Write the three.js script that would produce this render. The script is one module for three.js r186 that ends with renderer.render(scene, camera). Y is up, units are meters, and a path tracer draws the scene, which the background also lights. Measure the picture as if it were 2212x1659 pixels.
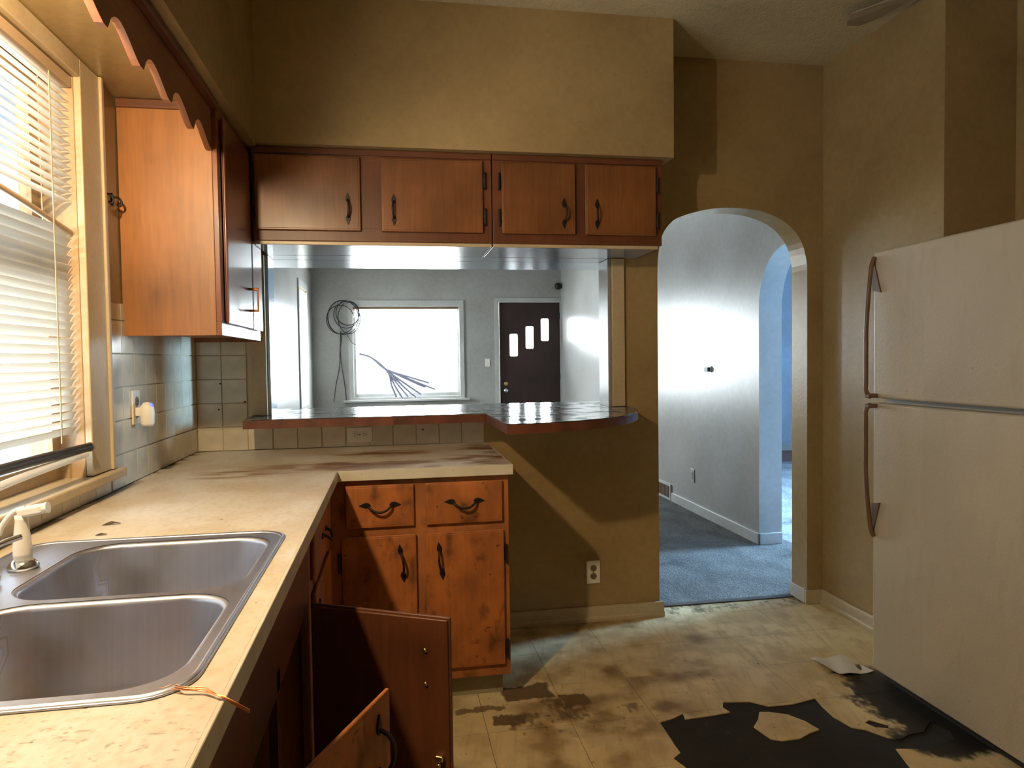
import * as THREE from 'three';
import { RoundedBoxGeometry } from 'three/addons/geometries/RoundedBoxGeometry.js';
import { mergeGeometries, mergeVertices } from 'three/addons/utils/BufferGeometryUtils.js';
import { RectAreaLightUniformsLib } from 'three/addons/lights/RectAreaLightUniformsLib.js';
import { Brush, Evaluator, SUBTRACTION } from 'three-bvh-csg';

// ------------------------------------------------------------------ camera, sky, daylight, exposure
const scene = new THREE.Scene();
const camera = new THREE.PerspectiveCamera(2 * Math.atan(829.5 / 1512.5) * 180 / Math.PI, 2212 / 1659, 0.05, 100);
camera.position.set(0, 1.31, 0);
camera.rotation.order = 'YXZ';
camera.rotation.set(-2.01 * Math.PI / 180, -9.69 * Math.PI / 180, -0.797 * Math.PI / 180);
scene.add(camera);

const renderer = new THREE.WebGLRenderer();
renderer.toneMapping = THREE.LinearToneMapping;
renderer.toneMappingExposure = 1.0;
renderer.shadowMap.enabled = true;
RectAreaLightUniformsLib.init();

function daylight(name, w, h, pos, look, rgb, power) {               // the overcast sky standing in a window
  const l = new THREE.RectAreaLight(new THREE.Color().setRGB(...rgb), power, w, h);
  l.name = name; l.position.set(...pos); l.lookAt(...look); scene.add(l);
}
daylight('kitchen_window_daylight', 3.2, 1.2, [-1.6, 1.0, -1.6], [0, 1.2, -1.5], [0.86, 0.94, 1], 12.0);
daylight('living_front_daylight', 4.2, 2.6, [0.8, 1.6, -10.75], [0.8, 1.6, 0], [0.90, 0.97, 1], 38.0);
daylight('living_side_daylight', 1.7, 2.0, [-1.6, 1.55, -9.0], [0, 1.55, -8.6], [0.90, 0.97, 1], 32.0);
daylight('side_room_daylight', 0.9, 1.6, [6.0, 1.55, -4.7], [0, 1.55, -4.7], [0.42, 0.70, 1], 260.0);

// ------------------------------------------------------------------ noise and textures
const TAB = new Float32Array(65536);
{ let s = 12345; for (let i = 0; i < 65536; i++) { s = (Math.imul(s, 1664525) + 1013904223) >>> 0; TAB[i] = s / 4294967296; } }
let seed = 77;
const rnd = () => { seed = (Math.imul(seed, 1664525) + 1013904223) >>> 0; return seed / 4294967296; };
const rr = (a, b) => a + (b - a) * rnd();
function vn(x, y, p, q = p) {                                               // value noise, period p (0: none)
  let xi = Math.floor(x), yi = Math.floor(y); const fx = x - xi, fy = y - yi;
  let x1 = xi + 1, y1 = yi + 1;
  if (p) { xi = ((xi % p) + p) % p; yi = ((yi % q) + q) % q; x1 = ((x1 % p) + p) % p; y1 = ((y1 % q) + q) % q; }
  const u = fx * fx * (3 - 2 * fx), v = fy * fy * (3 - 2 * fy);
  const a = TAB[((yi & 255) << 8) | (xi & 255)], b = TAB[((yi & 255) << 8) | (x1 & 255)], c = TAB[((y1 & 255) << 8) | (xi & 255)], d = TAB[((y1 & 255) << 8) | (x1 & 255)];
  return a + (b - a) * u + (c - a) * v + (a - b - c + d) * u * v;
}
function fbm(x, y, oct, p, q = p) { let s = 0, a = 0.5, n = 0; for (let i = 0; i < oct; i++) { s += a * vn(x, y, p, q); n += a; x *= 2; y *= 2; if (p) { p *= 2; q *= 2; } a *= 0.5; } return s / n; }
const sm = (a, b, x) => { const t = Math.min(1, Math.max(0, (x - a) / (b - a))); return t * t * (3 - 2 * t); };
const mix = (a, b, t) => a + (b - a) * t;
const mix3 = (a, b, t) => [mix(a[0], b[0], t), mix(a[1], b[1], t), mix(a[2], b[2], t)];
function tex(w, h, fn, srgb = true) {
  const d = new Uint8Array(w * h * 4);
  for (let j = 0; j < h; j++) for (let i = 0; i < w; i++) {
    const c = fn((i + 0.5) / w, (j + 0.5) / h), k = (j * w + i) * 4;
    d[k] = Math.max(0, Math.min(255, c[0] * 255)); d[k + 1] = Math.max(0, Math.min(255, c[1] * 255)); d[k + 2] = Math.max(0, Math.min(255, c[2] * 255)); d[k + 3] = 255;
  }
  const t = new THREE.DataTexture(d, w, h);
  t.magFilter = THREE.LinearFilter; t.minFilter = THREE.LinearFilter; t.wrapS = t.wrapT = THREE.RepeatWrapping;
  if (srgb) t.colorSpace = THREE.SRGBColorSpace;
  t.needsUpdate = true; return t;
}
const gray = (v) => [v, v, v];
const rep = (t, sx, sy = sx) => { const c = t.clone(); c.repeat.set(sx, sy); c.needsUpdate = true; return c; };

const grainT = tex(512, 512, (u, v) => {                             // wood, grain along v
  const w = fbm(u * 8, v * 2, 4, 8, 2), g = vn(u * 64 + 4 * w, v * 3, 64, 3), f = fbm(u * 128, v * 12, 2, 128, 12), k = fbm(u * 3, v * 3, 4, 3);
  const s = 0.76 + 0.07 * (g - 0.5) + 0.07 * (f - 0.5) + 0.30 * (k - 0.5);
  return [s * 1.08, s, s * 0.92];
});
const wornWoodT = tex(512, 512, (u, v) => {                          // scuffed, grimy wood
  const w = fbm(u * 8, v * 2, 4, 8, 2), g = vn(u * 64 + 4 * w, v * 3, 64, 3), k = fbm(u * 7, v * 5, 5, 7, 5), sp = vn(u * 80, v * 60, 80, 60) * vn(u * 33, v * 27, 33, 27);
  let s = 0.78 + 0.06 * g + 0.4 * (k - 0.5); const d = sm(0.52, 0.85, fbm(u * 14 + 9, v * 9 + 3, 5, 0)) * 0.3 + sm(0.70, 0.82, sp) * 0.35; s *= 1 - d;
  return [s * 1.12, s, s * 0.9];
});
const plasterT = tex(512, 512, (u, v) => {                           // painted plaster, faintly dirty
  const k = fbm(u * 4, v * 4, 5, 4), f = fbm(u * 64, v * 64, 2, 64), sp = vn(u * 170, v * 170, 170) * vn(u * 61 + 7, v * 61, 61);
  const s = 0.86 + 0.13 * (k - 0.5) + 0.05 * (f - 0.5) - 0.22 * sm(0.8, 0.93, sp);
  return [s, s * (0.995 + 0.02 * (k - 0.5)), s * (0.985 + 0.05 * (k - 0.5))];
});
const bumpT = tex(256, 256, (u, v) => gray(fbm(u * 32, v * 32, 3, 32)), false);
const tileT = tex(256, 256, (u, v) => { const k = fbm(u * 6, v * 6, 4, 6), sp = vn(u * 40, v * 40, 40) * vn(u * 17, v * 17, 17); const s = 0.88 + 0.12 * (k - 0.5) - 0.35 * sm(0.78, 0.9, sp); return [s, s * 0.99, s * 0.96]; });
const carpetT = tex(512, 512, (u, v) => { const k = fbm(u * 5, v * 5, 5, 5), f = vn(u * 160, v * 160, 160), st = sm(0.5, 0.7, fbm(u * 9 + 3, v * 4, 4, 0)); const s = 0.72 + 0.3 * (k - 0.5) + 0.3 * (f - 0.5) - 0.08 * st; return [s, s, s * 0.99]; });
const brushedT = tex(256, 512, (u, v) => { const g = vn(u * 240, v * 6, 0), k = fbm(u * 5, v * 5, 4, 0), s = sm(0.55, 0.75, fbm(u * 3 + 4, v * 3, 5, 0)); const c = 0.78 + 0.03 * g + 0.12 * (k - 0.5); return mix3([c, c, c * 1.01], [c * 0.8, c * 0.7, c * 0.5], 0.5 * s); });
const brushedR = tex(256, 256, (u, v) => { const k = fbm(u * 9, v * 9, 5, 0); const r = 0.34 + 0.22 * k; return gray(r); }, false);
// countertop: cream laminate with flecks, grime and brown spills, uv over x -0.9..0.5, z -3.4..0.9
const CT = [-0.9, 1.4, -3.4, 4.3];
const blob = (x, z, cx, cz, rx, rz) => Math.max(0, 1 - Math.hypot((x - cx) / rx, (z - cz) / rz));
const counterT = tex(768, 2048, (u, v) => {
  const x = CT[0] + u * CT[1], z = CT[2] + v * CT[3];
  const k = fbm(x * 6, z * 6, 5, 0), fl = fbm(x * 55, z * 38, 3, 0), sp = vn(x * 160, z * 160, 0) * vn(x * 70 + 9, z * 70, 0), sp2 = vn(x * 60 + 3, z * 60, 0) * vn(x * 23, z * 23, 0);
  let c = mix3([0.90, 0.875, 0.815], [0.85, 0.80, 0.70], sm(0.35, 0.7, k));
  c = mix3(c, [0.70, 0.62, 0.47], 0.22 * sm(0.45, 0.8, fbm(x * 110, z * 70, 3, 0)));
  const n = fbm(x * 9 + 2, z * 22, 6, 0);
  let st = Math.max(blob(x, z, -0.18, -2.74, 0.55, 0.16), 0.9 * blob(x, z, 0.36, -2.78, 0.28, 0.22), 0.8 * blob(x, z, -0.05, -3.05, 0.35, 0.16), 0.7 * blob(x, z, -0.55, -2.62, 0.3, 0.16), 0.9 * blob(x, z, 0.42, -3.1, 0.2, 0.3));
  c = mix3(c, [0.50, 0.33, 0.15], 0.95 * sm(0.25, 0.8, n * (0.5 + st)) * sm(0.0, 0.6, st));
  c = mix3(c, [0.46, 0.28, 0.12], 0.55 * sm(0.4, 0.75, fbm(x * 14, z * 30 + 4, 4, 0)) * sm(0.0, 0.6, blob(x, z, 0.05, -2.625, 0.6, 0.06)));
  c = mix3(c, [0.16, 0.12, 0.08], 0.75 * sm(0.83, 0.9, sp) + 0.6 * sm(0.86, 0.92, sp2));
  const nr = blob(x, z, -0.45, -0.74, 0.4, 0.2); c = mix3(c, [0.35, 0.28, 0.16], 0.4 * sm(0.0, 0.6, nr) * sm(0.66, 0.85, fbm(x * 120, z * 220, 3, 0)));
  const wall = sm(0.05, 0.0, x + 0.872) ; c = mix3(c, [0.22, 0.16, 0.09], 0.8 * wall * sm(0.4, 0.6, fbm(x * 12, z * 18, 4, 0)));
  return c;
});
// kitchen vinyl: uv over x -0.9..2.7, z -3.6..1.4
const FT = [-0.9, 3.6, -3.6, 5.0];
const floorT = tex(1152, 1600, (u, v) => {
  const x = FT[0] + u * FT[1], z = FT[2] + v * FT[3];
  const k = fbm(x * 3, z * 3, 5, 0), m = fbm(x * 14, z * 14, 6, 0), sk = fbm(x * 60 + z * 14, z * 9 - x * 3, 5, 0), sp = vn(x * 120, z * 120, 0) * vn(x * 47, z * 47, 0);
  let c = mix3([0.88, 0.82, 0.66], [0.80, 0.72, 0.54], sm(0.35, 0.7, k));
  c = mix3(c, [0.62, 0.53, 0.38], 0.38 * sm(0.4, 0.75, m)); c = mix3(c, [0.45, 0.35, 0.22], 0.14 * sm(0.5, 0.8, sk));
  const n = fbm(x * 8 + 2, z * 9, 7, 0), n2 = 0.6 * fbm(x * 15, z * 13 + 5, 6, 0) + 0.4 * fbm(x * 70, z * 45, 4, 0);
  const band = Math.max(blob(x, z, 0.85, -2.75, 0.75, 0.35), 1.1 * blob(x, z, 0.75, -2.45, 0.5, 0.3), 0.9 * blob(x, z, 0.95, -3.25, 0.8, 0.22), 0.7 * blob(x, z, 1.3, -3.1, 0.6, 0.25), 0.7 * blob(x, z, 0.55, -2.15, 0.4, 0.4));
  c = mix3(c, [0.36, 0.25, 0.13], 0.62 * sm(0.36, 0.85, n * (0.72 + 0.5 * band)) * sm(0.0, 0.5, band));
  c = mix3(c, [0.24, 0.18, 0.12], 0.5 * sm(0.54, 0.70, n2 * (0.7 + 0.55 * blob(x, z, 0.62, -2.46, 0.45, 0.28))) * sm(0.02, 0.2, blob(x, z, 0.65, -2.45, 0.45, 0.26)));
  const q = (cx, cz, rx, rz) => sm(0.0, 0.12, 1 - Math.max(Math.abs(x - cx - 0.05 * (n - 0.5)) / rx, Math.abs(z - cz - 0.08 * (n2 - 0.5)) / rz));
  c = mix3(c, [0.34, 0.26, 0.17], 0.8 * Math.max(q(0.40, -2.47, 0.06, 0.035), q(0.66, -2.56, 0.055, 0.05), q(0.5, -2.66, 0.10, 0.06), 0.8 * q(0.3, -2.56, 0.09, 0.02)));
  c = mix3(c, [0.10, 0.09, 0.08], 0.95 * sm(0.40, 0.62, n2 * 0.6 + 0.75 * Math.max(blob(x, z, 1.86, -2.30, 0.2, 0.42), blob(x, z, 1.84, -2.06, 0.3, 0.16))) * sm(0.05, 0.2, blob(x, z, 1.86, -2.25, 0.26, 0.5)));
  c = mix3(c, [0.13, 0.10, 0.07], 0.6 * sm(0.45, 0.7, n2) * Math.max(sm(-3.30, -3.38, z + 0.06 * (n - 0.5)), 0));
  c = mix3(c, [0.3, 0.2, 0.12], 0.7 * sm(0.80, 0.88, sp));
  return c;
});
const underT = tex(256, 256, (u, v) => { const k = fbm(u * 8, v * 8, 5, 8), s = vn(u * 60, v * 60, 60); const a = 0.20 + 0.12 * (k - 0.5) + 0.1 * sm(0.85, 0.95, s); return [a, a * 0.94, a * 0.86]; });
const barT = tex(512, 512, (u, v) => { const k = fbm(u * 5, v * 9, 5, 0), n = fbm(u * 16 + 3, v * 22, 5, 0); let s = 0.50 + 0.3 * (k - 0.5); s *= 1 - 0.75 * sm(0.55, 0.66, n); return [s, s * 0.97, s * 0.92]; });
const barR = tex(512, 512, (u, v) => { const n = fbm(u * 16 + 3, v * 22, 5, 0); return gray(0.16 + 0.5 * sm(0.5, 0.68, n)); }, false);
const edgeT = tex(512, 128, (u, v) => { const k = fbm(u * 20, v * 6, 5, 0); const s = 0.8 + 0.5 * (k - 0.5); return [s, s * 0.95, s * 0.92]; });
const enamelT = tex(512, 512, (u, v) => { const k = fbm(u * 4, v * 4, 5, 0), sp = vn(u * 120, v * 90, 0) * vn(u * 41, v * 37, 0), st = sm(0.6, 0.75, fbm(u * 30, v * 8, 4, 0)); let s = 0.9 + 0.1 * (k - 0.5); const c = mix3([s, s, s], [s * 0.75, s * 0.66, s * 0.5], 0.08 * st); return mix3(c, [0.3, 0.22, 0.14], 0.35 * sm(0.84, 0.92, sp)); });

// bright hazy sky: white along the horizon, pale blue higher up, the same all round
{
  const sky = tex(64, 512, (u, v) => { const t = sm(0.53, 0.60, v); return mix3([0.98, 0.99, 1.0], [0.50, 0.61, 0.70], t); });
  sky.wrapS = THREE.RepeatWrapping; sky.wrapT = THREE.ClampToEdgeWrapping; sky.mapping = THREE.EquirectangularReflectionMapping;
  scene.background = sky; scene.backgroundIntensity = 2.4;
}
// ------------------------------------------------------------------ materials
const M = {};
function mat(key, rgb, o = {}) { const m = new THREE.MeshPhysicalMaterial({ roughness: 0.6, ...o }); m.color.setRGB(...rgb); m.name = key; M[key] = m; return m; }
mat('wall', [0.49, 0.35, 0.165], { map: rep(plasterT, 0.8), roughness: 0.27, bumpMap: rep(bumpT, 3), bumpScale: 0.0003 });
mat('ceiling', [0.74, 0.635, 0.40], { map: rep(plasterT, 0.7), roughness: 0.9, bumpMap: rep(bumpT, 4), bumpScale: 0.002 });
mat('trim', [0.74, 0.60, 0.38], { map: rep(plasterT, 1.5), roughness: 0.35 });
mat('baseboard', [0.68, 0.58, 0.40], { map: rep(plasterT, 1.6), roughness: 0.45 });
mat('livingWall', [0.54, 0.535, 0.515], { map: rep(plasterT, 0.6), roughness: 0.3, specularIntensity: 1.0 });
mat('livingTrim', [0.70, 0.71, 0.70], { map: rep(plasterT, 1.2), roughness: 0.3 });
mat('gloss', [0.44, 0.44, 0.46], { map: rep(plasterT, 1.2), roughness: 0.20, clearcoat: 0.5, clearcoatRoughness: 0.12 });
mat('sideWall', [0.66, 0.76, 0.92], { map: rep(plasterT, 0.6), roughness: 0.5 });
mat('sideFloorLit', [0.6, 0.62, 0.68], { map: rep(carpetT, 1), roughness: 0.8 });  // pale tone stands for daylight lying on the floor, put into the colour
mat('sideWood', [0.30, 0.11, 0.09], { map: rep(grainT, 1), roughness: 0.4 });
mat('darkBase', [0.16, 0.06, 0.05], { roughness: 0.5 });
mat('carpet', [0.25, 0.255, 0.26], { map: rep(carpetT, 1.2), roughness: 1, bumpMap: rep(carpetT, 1.2), bumpScale: 0.006 });
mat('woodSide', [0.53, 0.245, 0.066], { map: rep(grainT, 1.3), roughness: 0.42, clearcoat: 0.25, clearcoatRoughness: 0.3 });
mat('woodDoor', [0.31, 0.13, 0.043], { map: rep(grainT, 1.9), roughness: 0.38, clearcoat: 0.3, clearcoatRoughness: 0.25 });
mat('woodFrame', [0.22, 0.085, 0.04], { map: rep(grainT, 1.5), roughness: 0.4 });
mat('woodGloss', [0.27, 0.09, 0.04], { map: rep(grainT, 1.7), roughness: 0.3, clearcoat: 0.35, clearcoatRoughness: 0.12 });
mat('woodWorn', [0.48, 0.20, 0.06], { map: rep(wornWoodT, 1.7), roughness: 0.55 });
mat('woodWornFrame', [0.47, 0.215, 0.08], { map: rep(wornWoodT, 1.1), roughness: 0.55 });
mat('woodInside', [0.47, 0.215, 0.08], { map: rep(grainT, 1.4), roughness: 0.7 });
mat('valance', [0.40, 0.17, 0.07], { map: rep(grainT, 1.2), roughness: 0.45 });
mat('toe', [0.42, 0.38, 0.26], { map: rep(plasterT, 1.5), roughness: 0.7 });
mat('iron', [0.035, 0.028, 0.024], { roughness: 0.45, metalness: 0.7 });
mat('copperPull', [0.30, 0.11, 0.05], { roughness: 0.35, metalness: 0.8 });
mat('chrome', [0.75, 0.76, 0.78], { roughness: 0.12, metalness: 1 });
mat('brass', [0.72, 0.54, 0.24], { roughness: 0.3, metalness: 1 });
mat('steel', [0.80, 0.84, 0.97], { map: brushedT, roughnessMap: brushedR, roughness: 1, metalness: 1, anisotropy: 0.3 });
mat('steelDark', [0.10, 0.10, 0.10], { roughness: 0.5, metalness: 0.8 });
mat('counter', [0.88, 0.885, 0.92], { map: counterT, roughness: 0.36 });
mat('counterEdge', [0.80, 0.76, 0.64], { map: rep(tileT, 3), roughness: 0.45 });
mat('barTop', [0.62, 0.60, 0.58], { map: barT, roughnessMap: barR, roughness: 1, clearcoat: 0.35, clearcoatRoughness: 0.1 });
mat('barEdge', [0.22, 0.075, 0.04], { map: rep(edgeT, 1), roughness: 0.45 });
mat('tile', [0.86, 0.79, 0.65], { map: rep(tileT, 3), roughness: 0.16 });
mat('tileB', [0.82, 0.75, 0.60], { map: rep(tileT, 2), roughness: 0.2 });
mat('grout', [0.58, 0.49, 0.33], { roughness: 0.9 });
mat('vinyl', [1, 1, 1], { map: floorT, roughness: 0.5 });
mat('under', [0.40, 0.38, 0.35], { map: rep(underT, 2), roughness: 0.85 });
mat('enamel', [0.60, 0.545, 0.435], { map: rep(enamelT, 0.9), roughness: 0.33, bumpMap: rep(bumpT, 6), bumpScale: 0.0004 });
mat('handleTrim', [0.24, 0.14, 0.075], { map: rep(edgeT, 2), roughness: 0.45 });
mat('gasket', [0.35, 0.34, 0.31], { roughness: 0.6 });
mat('plastic', [0.78, 0.74, 0.64], { roughness: 0.4 });
mat('plasticBrown', [0.20, 0.13, 0.08], { roughness: 0.5 });
mat('slot', [0.02, 0.02, 0.02], { roughness: 0.7 });
mat('slat', [0.82, 0.80, 0.74], { roughness: 0.5, transmission: 0.42, thickness: 0, side: THREE.DoubleSide });
mat('slatShaded', [0.50, 0.40, 0.27], { roughness: 0.5 });  // white slats in shade: the shading is put into this tan colour
mat('slatGrey', [0.22, 0.22, 0.28], { roughness: 0.5 });
mat('slatDark', [0.50, 0.36, 0.22], { roughness: 0.5 });
mat('cord', [0.75, 0.66, 0.45], { roughness: 0.8 });
mat('glass', [0.97, 0.99, 1], { roughness: 0.02, transmission: 1, thickness: 0, ior: 1.5 });
mat('sash', [0.62, 0.42, 0.22], { map: rep(plasterT, 1.5), roughness: 0.45 });
mat('frontDoor', [0.060, 0.030, 0.032], { map: rep(grainT, 1), roughness: 0.5 });
mat('black', [0.012, 0.012, 0.014], { roughness: 0.5 });
mat('blackCable', [0.02, 0.02, 0.035], { roughness: 0.5 });
mat('copper', [0.75, 0.30, 0.12], { roughness: 0.3, metalness: 1 });
mat('debris', [0.10, 0.06, 0.04], { roughness: 0.9 });
mat('ledBlue', [0.2, 0.25, 0.9], { roughness: 0.3, emissive: new THREE.Color(0.15, 0.2, 1.0), emissiveIntensity: 0.9 });
mat('bulbGlass', [1, 0.9, 0.7], { roughness: 0.4, emissive: new THREE.Color(1, 0.72, 0.38), emissiveIntensity: 3 });
mat('scrap', [0.72, 0.68, 0.58], { roughness: 0.25 });
mat('lath', [0.55, 0.46, 0.32], { map: rep(plasterT, 3), roughness: 1 });

// ------------------------------------------------------------------ builders
const org = new Map(), counts = new Map();
const numbered = (n) => { const k = counts.get(n) ?? 0; counts.set(n, k + 1); return k ? `${n}_${String(k).padStart(3, '0')}` : n; };
function boxUV(g, along) {                                           // uv in metres, along: grain runs along x, y or z
  const p = g.attributes.position, n = g.attributes.normal, uv = new Float32Array(p.count * 2);
  for (let i = 0; i < p.count; i++) {
    const ax = Math.abs(n.getX(i)), ay = Math.abs(n.getY(i)), az = Math.abs(n.getZ(i)), x = p.getX(i), y = p.getY(i), z = p.getZ(i);
    let a, b, ia, ib;
    if (ax >= ay && ax >= az) { a = z; b = y; ia = 'z'; ib = 'y'; } else if (ay >= az) { a = x; b = z; ia = 'x'; ib = 'z'; } else { a = x; b = y; ia = 'x'; ib = 'y'; }
    if (along && ia === along) [a, b] = [b, a];
    uv[2 * i] = a; uv[2 * i + 1] = b;
  }
  g.setAttribute('uv', new THREE.BufferAttribute(uv, 2)); return g;
}
function spanUV(g, t) { const p = g.attributes.position, uv = new Float32Array(p.count * 2); for (let i = 0; i < p.count; i++) { uv[2 * i] = (p.getX(i) - t[0]) / t[1]; uv[2 * i + 1] = (p.getZ(i) - t[2]) / t[3]; } g.setAttribute('uv', new THREE.BufferAttribute(uv, 2)); return g; }
function shade(m) { m.castShadow = true; m.receiveShadow = true; return m; }
function thing(name, at, label, category, group) {
  const o = new THREE.Group(); o.name = numbered(name); o.position.set(...at); scene.add(o); org.set(o, at);
  o.userData = { label, category }; if (group) o.userData.group = group; return o;
}
function struct(name, label, at = [0, 0, 0]) { const o = thing(name, at, label, 'setting'); o.userData = { kind: 'structure', label, category: o.name.split('_')[0] }; return o; }
// a part whose geometry is given in world metres
function part(name, g, m, parent, o = {}) {
  if (!o.keepUV) boxUV(g, o.along);
  const at = org.get(parent) ?? [0, 0, 0]; g.translate(-at[0], -at[1], -at[2]);
  const me = shade(new THREE.Mesh(g, m)); me.name = name; parent.add(me); org.set(me, at);
  if (o.label) me.userData.label = o.label; if (o.kind) me.userData.kind = o.kind; return me;
}
// a part whose geometry is local and shared
function place(name, g, m, parent, pos, rot) { const me = shade(new THREE.Mesh(g, m)); me.name = name; me.position.set(...pos); if (rot) me.rotation.set(...rot); parent.add(me); return me; }
function single(name, g, m, label, category, o = {}) {               // a thing (or setting piece) of one mesh, geometry in world metres
  if (!o.keepUV) boxUV(g, o.along);
  g.computeBoundingBox(); const b = g.boundingBox, at = [(b.min.x + b.max.x) / 2, b.min.y, (b.min.z + b.max.z) / 2]; g.translate(-at[0], -at[1], -at[2]);
  const me = shade(new THREE.Mesh(g, m)); me.name = numbered(name); me.position.set(...at); scene.add(me); org.set(me, at);
  me.userData = { label, category }; if (o.kind) me.userData.kind = o.kind; if (o.group) me.userData.group = o.group; return me;
}
const wallPiece = (name, g, m, label, o = {}) => single(name, g, m, label, name.split('_')[0], { kind: 'structure', ...o });
function B(x0, x1, y0, y1, z0, z1, r = 0, seg = 1) {
  const w = x1 - x0, h = y1 - y0, d = z1 - z0;
  const g = r ? new RoundedBoxGeometry(w, h, d, seg + 1, Math.min(r, w / 2.01, h / 2.01, d / 2.01)) : new THREE.BoxGeometry(w, h, d);
  return g.translate((x0 + x1) / 2, (y0 + y1) / 2, (z0 + z1) / 2);
}
const shapeOf = (pts) => new THREE.Shape(pts.map(([a, b]) => new THREE.Vector2(a, b)));
const rectPts = (a0, a1, b0, b1) => [[a0, b0], [a1, b0], [a1, b1], [a0, b1]];
function ext(shape, depth, o = {}) { return new THREE.ExtrudeGeometry(shape, { depth, bevelEnabled: false, curveSegments: 24, ...o }); }
const wallZ = (outer, holes, z0, depth) => { const s = shapeOf(outer); s.holes = holes.map((h) => new THREE.Path(h.map(([a, b]) => new THREE.Vector2(a, b)))); return ext(s, depth).translate(0, 0, z0); };                     // (x, y) outline
const wallX = (outer, holes, x1, depth) => { const s = shapeOf(outer); s.holes = holes.map((h) => new THREE.Path(h.map(([a, b]) => new THREE.Vector2(a, b)))); return ext(s, depth).rotateY(-Math.PI / 2).translate(x1, 0, 0); };   // (z, y) outline, from x1 back to x1 - depth
const slabY = (pts, y0, depth, holes = [], o = {}) => { const s = shapeOf(pts.map(([x, z]) => [x, -z])); s.holes = holes.map((h) => new THREE.Path(h.map(([x, z]) => new THREE.Vector2(x, -z)))); return ext(s, depth, o).rotateX(-Math.PI / 2).translate(0, y0, 0); };   // (x, z) outline
function spline(pts, n) { return new THREE.CatmullRomCurve3(pts.map(([a, b]) => new THREE.Vector3(a, b, 0)), false, 'centripetal').getPoints(n).map((p) => [p.x, p.y]); }
const tube = (pts, r, n = 32, rad = 6) => new THREE.TubeGeometry(new THREE.CatmullRomCurve3(pts.map((p) => new THREE.Vector3(...p)), false, 'centripetal'), n, r, rad);
const lathe = (pts, n = 20) => new THREE.LatheGeometry(pts.map(([a, b]) => new THREE.Vector2(a, b)), n);
const merged = (list) => mergeGeometries(list.map((g) => { const q = g.index ? g.toNonIndexed() : g; for (const k of Object.keys(q.attributes)) if (!['position', 'normal', 'uv'].includes(k)) q.deleteAttribute(k); return q; }));
const ZB = -3.336, XL = -0.875, XR = 2.22, HC = 2.80;

// ================================================================== STRUCTURE
// kitchen floor: dark underlay with square vinyl tiles, torn away in front of the refrigerator
const floor = struct('floor', 'worn cream vinyl tile floor of the kitchen, torn open to dark underlay');
part('underlay', B(-1.0, 2.75, -0.06, 0, -3.46, 1.5), M.under, floor, { label: 'black underlay showing where vinyl is torn' });
{
  const hole = [[.92, -2.344], [.98, -2.362], [1.026, -2.386], [1.018, -2.347], [1.11, -2.352], [1.2, -2.362], [1.19, -2.40], [1.21, -2.438], [1.311, -2.421], [1.36, -2.375], [1.45, -2.372], [1.563, -2.396], [1.553, -2.337], [1.547, -2.259], [1.565, -2.181], [1.602, -2.158], [1.64, -2.10], [1.673, -2.077], [1.72, -2.10], [1.786, -2.106], [1.862, -2.163], [1.88, -2.10], [1.848, -2.043], [1.74, -2.01], [1.619, -2.031], [1.59, -1.932], [1.5, -1.80], [1.2, -1.72], [.93, -1.79], [.896, -2.067], [.879, -2.121], [.914, -2.147]];
  const small = [[1.63, -2.20], [1.66, -2.215], [1.70, -2.17], [1.685, -2.15], [1.645, -2.165]];
  const cutter = new Brush(merged([slabY(hole, -0.02, 0.06), slabY(small, -0.02, 0.06)])); cutter.updateMatrixWorld();
  const ev = new Evaluator(); ev.attributes = ['position', 'normal']; ev.useGroups = false;
  const T = 0.305, gap = 0.0009;
  for (let i = -1; i <= 8; i++) for (let j = -1; j <= 15; j++) {
    const x0 = Math.max(-0.24, i * T + gap), x1 = Math.min(2.55, (i + 1) * T - gap), z0 = Math.max(-3.455, -3.305 + j * T + gap), z1 = Math.min(1.35, -3.305 + (j + 1) * T - gap);
    if (x1 - x0 < 0.02 || z1 - z0 < 0.02) continue;
    const lift = rr(0, 0.0006);
    let g = B(x0, x1, 0, 0.003 + lift, z0, z1);
    if (x1 > 0.87 && x0 < 1.9 && z1 > -2.45 && z0 < -1.7) {
      const a = new Brush(g.toNonIndexed()); a.updateMatrixWorld();
      g = ev.evaluate(a, cutter, SUBTRACTION).geometry; if (!g.attributes.position.count) continue;
      if (g.drawRange.count !== Infinity) { g = g.index ? g.toNonIndexed() : g; }
    }
    part('tile', spanUV(g, FT), M.vinyl, floor, { keepUV: true });
  }
  const island = [[1.304, -2.341], [1.337, -2.335], [1.394, -2.306], [1.43, -2.25], [1.446, -2.189], [1.40, -2.175], [1.35, -2.15], [1.281, -2.149], [1.249, -2.167], [1.232, -2.25], [1.27, -2.29]];
  part('tile', spanUV(slabY(island, 0.0, 0.004), FT), M.vinyl, floor, { keepUV: true, label: 'torn vinyl scrap lying on dark underlay' });
}
wallPiece('floor_living', B(-1.3, 2.72, -0.06, 0.006, -10.4, -3.455), M.carpet, 'dirty grey carpet of the living room and hall');
wallPiece('floor_side_wood', B(2.72, 6.2, -0.06, 0.004, -9.0, -7.9), M.sideWood, 'red-brown wood floor along the far side room wall');
wallPiece('floor_side_room', B(2.72, 6.2, -0.06, 0.005, -7.9, -2.9), M.sideFloorLit, 'side room floor beyond the hall arch, painted pale for daylight on it');

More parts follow.
